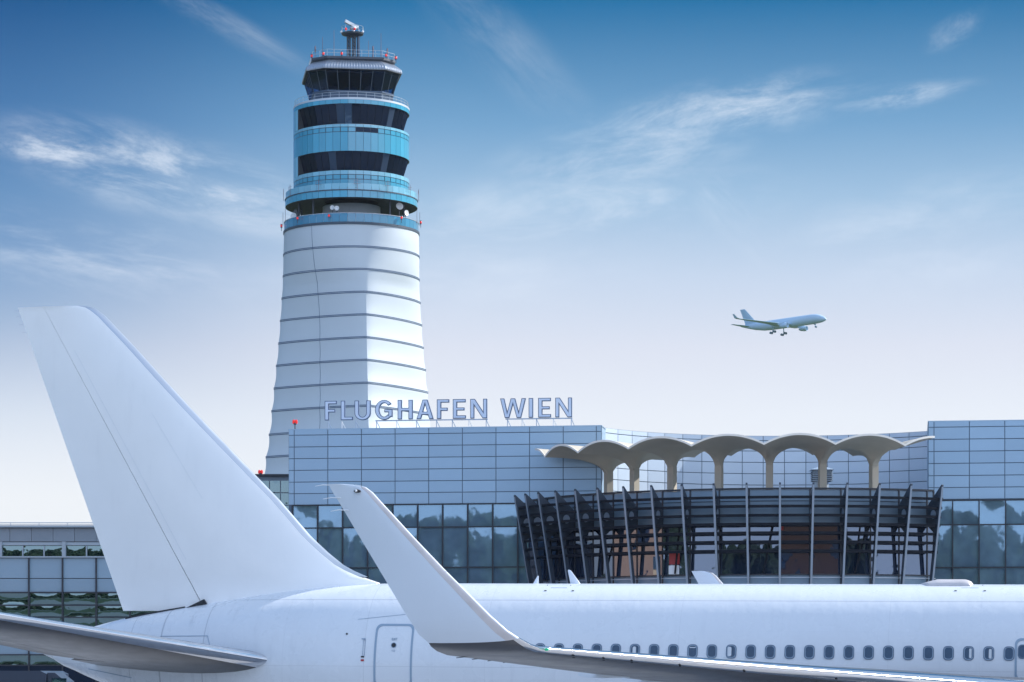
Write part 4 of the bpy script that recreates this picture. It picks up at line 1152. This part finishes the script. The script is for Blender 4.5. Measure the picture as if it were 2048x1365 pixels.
# ------------------------------------------------------------------ annex behind the fin, and low building at left
AY = 222.0
x0, x1 = at(490, 0, AY).x, at(640, 0, AY).x; zt_ = at(0, 953, AY).z
annex = thing('annex_building', 'dark glazed annex between the tower foot and the panelled block', 'building', V(((x0 + x1) / 2, AY, 0)))
b = MB(); b.box(((x0 + x1) / 2, AY + 6, zt_ / 2), (x1 - x0, 12, zt_)); b.build('wall', M['clad_low'], annex)
for k in range(5):
    for j, (ya, yb) in enumerate(((962, 985), (987, 1010), (1012, 1040))):
        a, c = at(496 + k * 22, ya, AY - .06), at(516 + k * 22, yb, AY - .06)
        pane('window', M['glass_left'], annex, V((a.x, AY - .06, c.z)), V((c.x, AY - .06, c.z)), V((c.x, AY - .06, a.z)), V((a.x, AY - .06, a.z)), V((0, -1, 0)), R(.5), .005)
b = MB(); b.box(((x0 + x1) / 2, AY + 5.9, zt_ + .08), (x1 - x0 + .3, 12.4, .16)); b.build('roof_edge', M['mullion'], annex)
lamp_post(521, 946, AY + .3, zt_ + .16, 'red warning light on the roof of the dark annex beside the tower foot')

LY = 190.0
def lz(y): return ZE + (HY - y) / F * LY
def lx(px): return (px - CX) / F * LY
lb = thing('office_building', 'low grey office building with dark wavy windows behind the tail', 'building', V((lx(120), LY, 0)))
XL, XR = lx(-330), lx(430)
b = MB(); b.box(((XL + XR) / 2, LY + 8.2, lz(1056) / 2), (XR - XL, 16, lz(1056))); b.build('wall_core', M['mullion'], lb)
b = MB()
x = lx(-330 + 4)
while x < XR - .3:
    b.box((x + .74, LY + .1, (lz(1057) + lz(1083.5)) / 2), (1.46, .12, lz(1057) - lz(1083.5))); x += 43.2 / F * LY
b.build('parapet_panels', M['clad_low'], lb)
b = MB(); b.box(((XL + XR) / 2, LY + 8, lz(1053.5)), (XR - XL + .4, 16.6, .14)); b.build('roof_edge', M['pier'], lb)
rl = MB()
for k in range(14):
    p = V((lx(-330 + 57 * k + 6), LY + .6, lz(1052))); rl.tube([p, p + UP * .26], .025, 5)
rl.tube([(XL, LY + .6, lz(1045)), (XR, LY + .6, lz(1045))], .03, 5); rl.tube([(XL, LY + .6, lz(1048.5)), (XR, LY + .6, lz(1048.5))], .02, 5)
rl.build('roof_railing', M['rail'], lb)
b = MB(); b.box(((XL + XR) / 2, LY + .12, lz(1088)), (XR - XL, .2, lz(1085) - lz(1091))); b.build('blind_box', M['pier'], lb)
b = MB(); b.box(((XL + XR) / 2, LY - .02, lz(1114.5)), (XR - XL + .1, .3, .10)); b.build('ledge', M['pier'], lb)
for k in range(7):
    b = MB(); b.box((lx(128 + 127.5 * (k - 3)), LY + .0, (lz(1084) + lz(1113)) / 2), (.26, .24, lz(1084) - lz(1113))); b.build('pier', M['pier'], lb)
for k in range(17):
    px = 4 + 42.5 * (k - 7)
    pane('window', M['glass_left'], lb, V((lx(px), LY + .14, lz(1113))), V((lx(px + 40), LY + .14, lz(1113))), V((lx(px + 40), LY + .14, lz(1092))), V((lx(px), LY + .14, lz(1092))), V((0, -1, 0)), R(.6), .006)
    b = MB(); b.box((lx(px + 41.2), LY + .10, (lz(1113) + lz(1092)) / 2), (.09, .12, lz(1092) - lz(1113))); b.build('window_post', M['pier'], lb)
mull = [58 + 67.3 * k for k in range(-5, 6)]
b = MB()
for a, c in zip(mull, mull[1:]):
    for ya, yb in ((1117, 1156.5), (1158, 1184)):
        b.box((lx((a + c) / 2), LY + .08, (lz(ya) + lz(yb)) / 2), (lx(c) - lx(a) - .06, .10, lz(ya) - lz(yb)))
b.build('wall_panels', M['clad_mid'], lb)
b = MB()
for a, c in zip(mull, mull[1:]):
    b.box((lx((a + c) / 2), LY + .08, (lz(1286) + lz(1309)) / 2), (lx(c) - lx(a) - .06, .10, lz(1286) - lz(1309)))
b.build('lower_panels', M['clad_mid'], lb)
for a, c in zip(mull, mull[1:]):
    for ya, yb in ((1187, 1210), (1212, 1234), (1236, 1260), (1262, 1285), (1311, 1330), (1332, 1400), (1402, 1470)):
        sg = random.choice((-1, 1)) * random.uniform(.010, .020)
        pane('window', M['glass_left'] if ya < 1331 else M['tower_glass'], lb, V((lx(a), LY + .1, lz(yb))), V((lx(c), LY + .1, lz(yb))), V((lx(c), LY + .1, lz(ya))), V((lx(a), LY + .1, lz(ya))), V((0, -1, 0)), R(2.1) if ya < 1300 else R(2.6), sg, 8)
for q in mull:
    b = MB(); b.box((lx(q), LY - .02, (lz(1116) + 0) / 2), (.10, .22, lz(1116))); b.build('mullion', M['mullion'], lb)
for y in (1185.5, 1211, 1235, 1310, 1331):
    b = MB(); b.box(((XL + XR) / 2, LY + .0, lz(y)), (XR - XL, .16, .09)); b.build('transom', M['mullion'], lb)
sx, sz = lx(76), lz(1357)
ps = thing('prohibition_sign', 'small white square sign with red ring fixed to the dark ground floor', 'sign', V((sx, LY - .2, sz - .13)))
b = MB(); b.box((sx, LY - .17, sz), (.25, .04, .40)); b.build('board', M['dish'], ps)
b = MB(); b.tube([(sx + .08 * math.cos(k * .3927), LY - .20, sz + .06 + .08 * math.sin(k * .3927)) for k in range(16)], .022, 5, closed=True); b.build('ring', M['red'], ps)
b = MB(); b.box((sx, LY - .2, sz + .06), (.05, .02, .07)); b.bar((sx - .06, LY - .205, sz + .0), (sx + .06, LY - .205, sz + .12), .02, .02); b.build('symbol', M['dark'], ps)

# service truck whose cab roof shows under the tail
kY = 118.0
def kx(px): return (px - CX) / F * kY
def kz(py): return ZE + (HY - py) / F * kY
trk = thing('service_truck', 'dark high roofed service truck standing below the tail', 'truck', V((kx(70), kY, 0)))
b = MB(); xa, xb_ = kx(-60), kx(92)
b.loft([[V((x, y, z)) for x, y, z in ((xa, yy, .7), (xb_, yy, .7), (xb_, yy, kz(1348)), (xb_ - .25, yy, kz(1342)), (xa + .25, yy, kz(1342)), (xa, yy, kz(1348)))] for yy in (kY, kY + 6)]); b.build('body', M['truck'], trk)
b = MB(); b.loft([[V((x, y, z)) for x, y, z in ((xb_ + .02, yy, .7), (kx(150), yy, .7), (kx(150), yy, 2.6), (kx(130), yy, 4.3), (kx(108), yy, kz(1346)), (xb_ + .02, yy, kz(1346)))] for yy in (kY + .2, kY + 2.5)]); b.build('cab', M['truck'], trk, True)
b = MB(); b.loft([[V((kx(149), yy, 2.7)), V((kx(131), yy, 4.2)), V((kx(131) + .03, yy, 4.22)), V((kx(149) + .03, yy, 2.72))] for yy in (kY + .35, kY + 2.35)]); b.build('windscreen', M['truck_glass'], trk)
b = MB(); b.box((kx(117), kY + .18, 4.05), (.62, .03, .8)); b.build('side_window', M['truck_glass'], trk)
b = MB(); b.box((kx(140), kY - .05, 4.0), (.18, .22, .5)); b.build('mirror', M['dark'], trk)
for x in (kx(-30), kx(50), kx(130)):
    for yy in (kY + .2, kY + 2.3):
        b = MB(); b.lathe([(.25, -.14), (.45, -.12), (.48, 0), (.45, .12), (.25, .14)], (x, yy, .48), 18, (0, 1, 0)); b.build('wheel', M['dark'], trk, True)

# ------------------------------------------------------------------ climbing jet far away
JY = 1560.0
jp = at(1566, 647.5, JY)
fly = thing('flying_airliner', 'pale blue airliner with wheels down, flying in the sky', 'airliner', jp, local=True, rot=(R(0), R(-2.0), R(-41)))
FR = 2.82
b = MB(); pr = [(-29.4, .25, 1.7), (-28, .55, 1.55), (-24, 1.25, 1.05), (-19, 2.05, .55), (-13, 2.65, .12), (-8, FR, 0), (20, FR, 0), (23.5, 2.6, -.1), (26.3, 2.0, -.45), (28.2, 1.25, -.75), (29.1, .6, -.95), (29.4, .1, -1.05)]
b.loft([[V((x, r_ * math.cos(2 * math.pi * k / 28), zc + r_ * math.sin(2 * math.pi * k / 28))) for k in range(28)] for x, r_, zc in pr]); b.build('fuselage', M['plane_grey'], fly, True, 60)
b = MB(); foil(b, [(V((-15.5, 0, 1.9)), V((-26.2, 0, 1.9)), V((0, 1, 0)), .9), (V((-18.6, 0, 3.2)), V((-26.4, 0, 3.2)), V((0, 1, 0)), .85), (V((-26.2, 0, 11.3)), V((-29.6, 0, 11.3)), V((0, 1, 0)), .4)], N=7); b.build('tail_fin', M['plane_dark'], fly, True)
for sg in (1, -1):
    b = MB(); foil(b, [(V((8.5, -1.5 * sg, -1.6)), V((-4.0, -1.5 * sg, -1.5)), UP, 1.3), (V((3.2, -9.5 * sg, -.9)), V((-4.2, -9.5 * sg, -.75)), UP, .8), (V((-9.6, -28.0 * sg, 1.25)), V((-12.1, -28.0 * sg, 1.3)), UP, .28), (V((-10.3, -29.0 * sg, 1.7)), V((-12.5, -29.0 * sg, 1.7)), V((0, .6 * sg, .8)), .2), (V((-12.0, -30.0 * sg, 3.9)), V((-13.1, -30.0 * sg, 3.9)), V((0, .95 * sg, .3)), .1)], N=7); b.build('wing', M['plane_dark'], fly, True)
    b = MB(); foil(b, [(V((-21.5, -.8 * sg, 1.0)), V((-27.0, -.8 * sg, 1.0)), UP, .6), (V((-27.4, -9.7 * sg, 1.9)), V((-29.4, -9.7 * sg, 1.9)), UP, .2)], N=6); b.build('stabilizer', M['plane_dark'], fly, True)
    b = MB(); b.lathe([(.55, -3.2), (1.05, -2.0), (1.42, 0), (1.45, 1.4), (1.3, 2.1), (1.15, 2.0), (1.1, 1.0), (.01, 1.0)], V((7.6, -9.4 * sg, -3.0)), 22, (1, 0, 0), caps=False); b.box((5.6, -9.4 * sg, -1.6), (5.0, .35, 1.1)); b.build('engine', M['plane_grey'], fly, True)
    b = MB(); b.tube([(-3.4, -5.3 * sg, -1.5), (-3.4, -5.3 * sg, -5.0)], .28, 8); b.bar((-4.6, -5.3 * sg, -5.35), (-2.2, -5.3 * sg, -4.75), .25, .3); gr_ = b.build('landing_gear', M['plane_dark'], fly)
    for dx, dz in ((-4.5, -5.35), (-2.3, -4.75)):
        for dy in (-.7, .7):
            c = MB(); c.lathe([(.4, -.22), (.68, -.2), (.72, 0), (.68, .2), (.4, .22)], (dx, -5.3 * sg + dy, dz), 16, (0, 1, 0)); c.build('wheel', M['tyre'], gr_, True)
b = MB(); b.tube([(22, 0, -2.4), (22.3, 0, -4.4)], .2, 8); b.box((21.4, .5, -2.9), (1.2, .08, .9)); gr_ = b.build('landing_gear', M['plane_dark'], fly)
for dy in (-.35, .35):
    c = MB(); c.lathe([(.3, -.2), (.5, -.18), (.54, 0), (.5, .18), (.3, .2)], (22.3, dy, -4.5), 14, (0, 1, 0)); c.build('wheel', M['tyre'], gr_, True)
b = MB()
for sg in (1, -1): b.prism([(26.2, -1.5 * sg, .75), (27.4, -.95 * sg, .2), (27.1, -1.35 * sg, -.05), (25.9, -1.95 * sg, .3)], V((.05, -.18 * sg, .12)))
b.build('cockpit_window', M['plane_dark'], fly)

# ------------------------------------------------------------------ what the windows mirror: wood, brick hangar and a peach hotel behind and beside the camera
def crown_blob(mb, c, r, sq):
    bm = bmesh.new(); bmesh.ops.create_icosphere(bm, subdivisions=2, radius=1.0)
    vs = []
    for v in bm.verts:
        n_ = 1 + .45 * noise.noise(v.co * 2.3 + c * .37) + .25 * noise.noise(v.co * 6 + c)
        vs.append(c + V((v.co.x * r * n_, v.co.y * r * n_, v.co.z * r * sq * n_)))
    idx = {v: i for i, v in enumerate(bm.verts)}
    mb.add(vs, [tuple(idx[v] for v in f.verts) for f in bm.faces]); bm.free()
wd_ = MB(); rnd = random.Random(3)
for k in range(300):
    x = -420 + k * 2.9 + rnd.uniform(-3, 3); y = -150 - rnd.uniform(0, 40)
    if 20 < x < 160 and y > -175: y -= 60
    h_ = rnd.uniform(17, 24)
    wd_.tube([(x, y, 0), (x, y, h_ * .5)], [.35, .2], 5)
    for j in range(3): crown_blob(wd_, V((x + rnd.uniform(-2, 2), y + rnd.uniform(-2, 2), h_ * (.42 + .18 * j))), h_ * rnd.uniform(.24, .34), 1.15)
tag(wd_.build('distant_wood', M['leaf'], None), 'dark belt of trees across the airfield, mirrored in the glass', 'wood', kind='stuff')
def plain_building(name, label, cat, c, size, rotz, m_, nw, rows_):
    t = thing(name, label, cat, V((c[0], c[1], 0))); a = V((math.cos(rotz), math.sin(rotz), 0)); n = V((-math.sin(rotz), math.cos(rotz), 0)); C0 = V((c[0], c[1], 0))
    b = MB(); b.box(C0 + UP * size[2] / 2, size, (a, n, UP)); b.build('wall', m_, t)
    b = MB(); b.box(C0 + UP * (size[2] + .2), (size[0] + .8, size[1] + .8, .4), (a, n, UP)); b.build('roof', M['clad_low'], t)
    for j in range(rows_):
        for i in range(nw):
            p = C0 + a * (size[0] * ((i + .5) / nw - .5)) + n * (size[1] / 2 + .03) + UP * (size[2] * (j + .55) / rows_)
            b = MB(); b.box(p, (size[0] / nw * .45, .08, size[2] / rows_ * .45), (a, n, UP)); b.build('window', M['glass_dark'], t)
plain_building('hangar', 'brown brick hangar across the field, mirrored in the bow windows', 'hangar', (92, -112), (130, 20, 25), 0, M['brick'], 9, 1)
plain_building('hotel', 'peach rendered hotel beyond the left edge, mirrored in the bow windows', 'hotel', (-74, 150), (44, 14, 26), R(-78), M['stucco'], 6, 4)

# ------------------------------------------------------------------ the air
hz = bpy.data.materials.new('haze air'); hz.use_nodes = True
T = NT(hz.node_tree); out = T.n('ShaderNodeOutputMaterial'); pv = T.n('ShaderNodeVolumePrincipled')
pv.inputs['Color'].default_value = (.82, .92, 1.0, 1); pv.inputs['Density'].default_value = HAZE; pv.inputs['Anisotropy'].default_value = 0.2
T.lk(pv.outputs[0], out.inputs['Volume'])
b = MB(); b.box((0, 800, 109), (1400, 2400, 220))
tag(b.build('haze', hz), kind='stuff')

# ------------------------------------------------------------------ camera, sun, sky
cam = bpy.data.cameras.new('camera'); co = bpy.data.objects.new('camera', cam); COL.objects.link(co)
co.location = (0, 0, ZE); co.rotation_euler = (R(90), 0, 0)
cam.sensor_width = 36; cam.lens = F / 2048 * 36; cam.shift_y = (HY - 682.5) / 2048; cam.clip_start = 1; cam.clip_end = 30000
bpy.context.scene.camera = co
SUN = V((.94, .345, .66)).normalized()
sl = bpy.data.lights.new('sun', 'SUN'); so = bpy.data.objects.new('sun', sl); COL.objects.link(so)
sl.energy = 5.0; sl.angle = R(.5); sl.color = (1.0, .965, .925)
so.rotation_euler = (-SUN).to_track_quat('-Z', 'Y').to_euler(); so.location = SUN * 500

w = bpy.data.worlds.new('World'); bpy.context.scene.world = w; w.use_nodes = True
T = NT(w.node_tree)
out = T.n('ShaderNodeOutputWorld'); bg = T.n('ShaderNodeBackground'); T.lk(bg.outputs[0], out.inputs[0])
gen = T.n('ShaderNodeTexCoord').outputs['Generated']
sp = T.n('ShaderNodeSeparateXYZ'); T.lk(gen, sp.inputs[0])
X, Y_, Z = sp.outputs
hr = T.m('SQRT', T.m('ADD', T.m('MULTIPLY', X, X), T.m('MULTIPLY', Y_, Y_)))
tv = T.m('DIVIDE', Z, T.m('MAXIMUM', hr, .02))             # tangent of the elevation
az = T.m('ARCTAN2', X, Y_)                                  # azimuth, 0 = north-looking view
fac = T.m('SQRT', T.m('MINIMUM', T.m('MAXIMUM', tv, 0.0), 1.0))
ramp = T.n('ShaderNodeValToRGB'); T.lk(fac, ramp.inputs[0])
stops = [(0.0, (247, 249, 254)), (.25, (246, 250, 255)), (.305, (239, 245, 255)), (.343, (227, 233, 248)), (.38, (203, 220, 243)), (.415, (164, 198, 230)), (.446, (118, 168, 211)), (.494, (20, 114, 170)), (.56, (20, 104, 160)), (.75, (135, 182, 236)), (1.0, (155, 200, 248))]
cr = ramp.color_ramp
for i, (p, c) in enumerate(stops):
    e = cr.elements[i] if i < 2 else cr.elements.new(p)
    e.position = p; e.color = srgb(*c)
for i, (p, c) in enumerate(stops):
    cr.elements[i].position = p; cr.elements[i].color = [q / 1.366 for q in srgb(*c)[:3]] + [1]
sky = T.n('ShaderNodeTexSky'); sky.sky_type = 'NISHITA'; sky.sun_disc = False
sky.sun_elevation = math.asin(SUN.z); sky.sun_rotation = math.atan2(SUN.x, SUN.y)
nis = T.mix(1.0, sky.outputs[0], (.01, .01, .01, 1), 'MULTIPLY')
col = T.mix(.05, ramp.outputs[0], nis)
south_fill = T.smooth(Y_, .2, -.75)
col = T.mix(T.m('MULTIPLY', south_fill, .85), col, (1.04, 1.17, 1.46, 1))      # unseen sky behind the view, brightened as fill for the shaded sides
# the air is deeper blue away from the sun
left = T.m('MULTIPLY', T.smooth(az, -.02, -.20), T.smooth(tv, .06, .16))
col = T.mix(T.m('MULTIPLY', left, .80), col, T.mix(1.0, col, (.20, .40, .62, 1), 'MULTIPLY'))
# thin cirrus: stretched noise gathered into a few streaks
cv = T.n('ShaderNodeCombineXYZ'); T.lk(az, cv.inputs[0]); T.lk(tv, cv.inputs[1])
def cirrus(px, py, rx, ry, rot, scale, stretch, amount, lo=.42, hi=.75, seed=0.0):
    u0_, v0_ = (px - CX) / F, (HY - py) / F
    mp = T.n('ShaderNodeMapping'); mp.vector_type = 'POINT'; T.lk(cv.outputs[0], mp.inputs[0])
    mp.vector_type = 'TEXTURE'
    mp.inputs['Location'].default_value = (u0_, v0_, 0); mp.inputs['Rotation'].default_value = (0, 0, R(rot)); mp.inputs['Scale'].default_value = (rx / F, ry / F, 1)
    ln = T.n('ShaderNodeVectorMath', operation='LENGTH'); T.lk(mp.outputs[0], ln.inputs[0])
    msk = T.smooth(ln.outputs[1], 1.0, .15)
    m2 = T.n('ShaderNodeMapping'); m2.vector_type = 'TEXTURE'; T.lk(cv.outputs[0], m2.inputs[0])
    m2.inputs['Location'].default_value = (seed, seed * .7, 0); m2.inputs['Rotation'].default_value = (0, 0, R(rot)); m2.inputs['Scale'].default_value = (stretch * scale * .62, scale * .62, 1)
    nz = T.noise(m2.outputs[0], 1.0, 12.0, .68, .3)
    return T.m('MULTIPLY', T.m('MULTIPLY', T.smooth(nz, lo + .03, hi + .08), msk), amount * .86)
clouds = [cirrus(330, 360, 440, 110, -13, .022, 3.4, .85, .34, .70, 1.3), cirrus(120, 316, 170, 46, -6, .013, 2.6, .80, .30, .66, 4.1), cirrus(470, 420, 240, 70, -14, .022, 3.2, .60, .30, .7, 6.9),
          cirrus(1420, 235, 420, 85, 10, .022, 3.2, .70, .34, .72, 2.2), cirrus(1240, 320, 380, 130, 16, .030, 2.4, .60, .32, .72, 7.7), cirrus(1540, 218, 190, 34, 9, .014, 2.8, .70, .28, .68, 8.4), cirrus(1800, 205, 190, 34, 8, .014, 3.2, .45, .33, .72, 5.0),
          cirrus(1900, 78, 90, 40, 30, .016, 1.8, .34, .33, .78, 3.6), cirrus(450, 55, 270, 40, -27, .020, 4.2, .30, .28, .72, 6.2), cirrus(1000, 90, 300, 90, -42, .026, 2.8, .24, .28, .78, 9.1),
          cirrus(200, 520, 480, 110, -9, .024, 4.2, .55, .36, .72, 1.9), cirrus(1150, 430, 560, 130, 6, .030, 2.8, .55, .36, .76, 5.9), cirrus(1430, 400, 220, 60, -50, .022, 3.0, .30, .36, .76, 5.2), cirrus(1900, 470, 460, 170, 5, .034, 2.8, .40, .36, .76, 2.9), cirrus(800, 560, 700, 130, 3, .04, 3.5, .35, .36, .76, 11.3)]
tot = clouds[0]
for c in clouds[1:]: tot = T.m('MAXIMUM', tot, c)
# broken cloud over the rest of the sky, outside the long lens's narrow view
wide = T.noise(T.mapping(gen, (3, 3, 6)), 1.0, 6.0, .55)
wide = T.m('MULTIPLY', T.smooth(wide, .45, .7), T.smooth(tv, .28, .5))
tot = T.m('MAXIMUM', tot, T.m('MULTIPLY', wide, .55))
col = T.mix(tot, col, (.70, .74, .80, 1))
T.lk(col, bg.inputs[0]); bg.inputs[1].default_value = 1.0

sc = bpy.context.scene
sc.view_settings.view_transform = 'Standard'; sc.view_settings.look = 'None'; sc.view_settings.exposure = 0.45; sc.view_settings.gamma = 1.0
sc.cycles.max_bounces = 6; sc.cycles.glossy_bounces = 4; sc.cycles.diffuse_bounces = 3
sc.cycles.caustics_reflective = False; sc.cycles.caustics_refractive = False
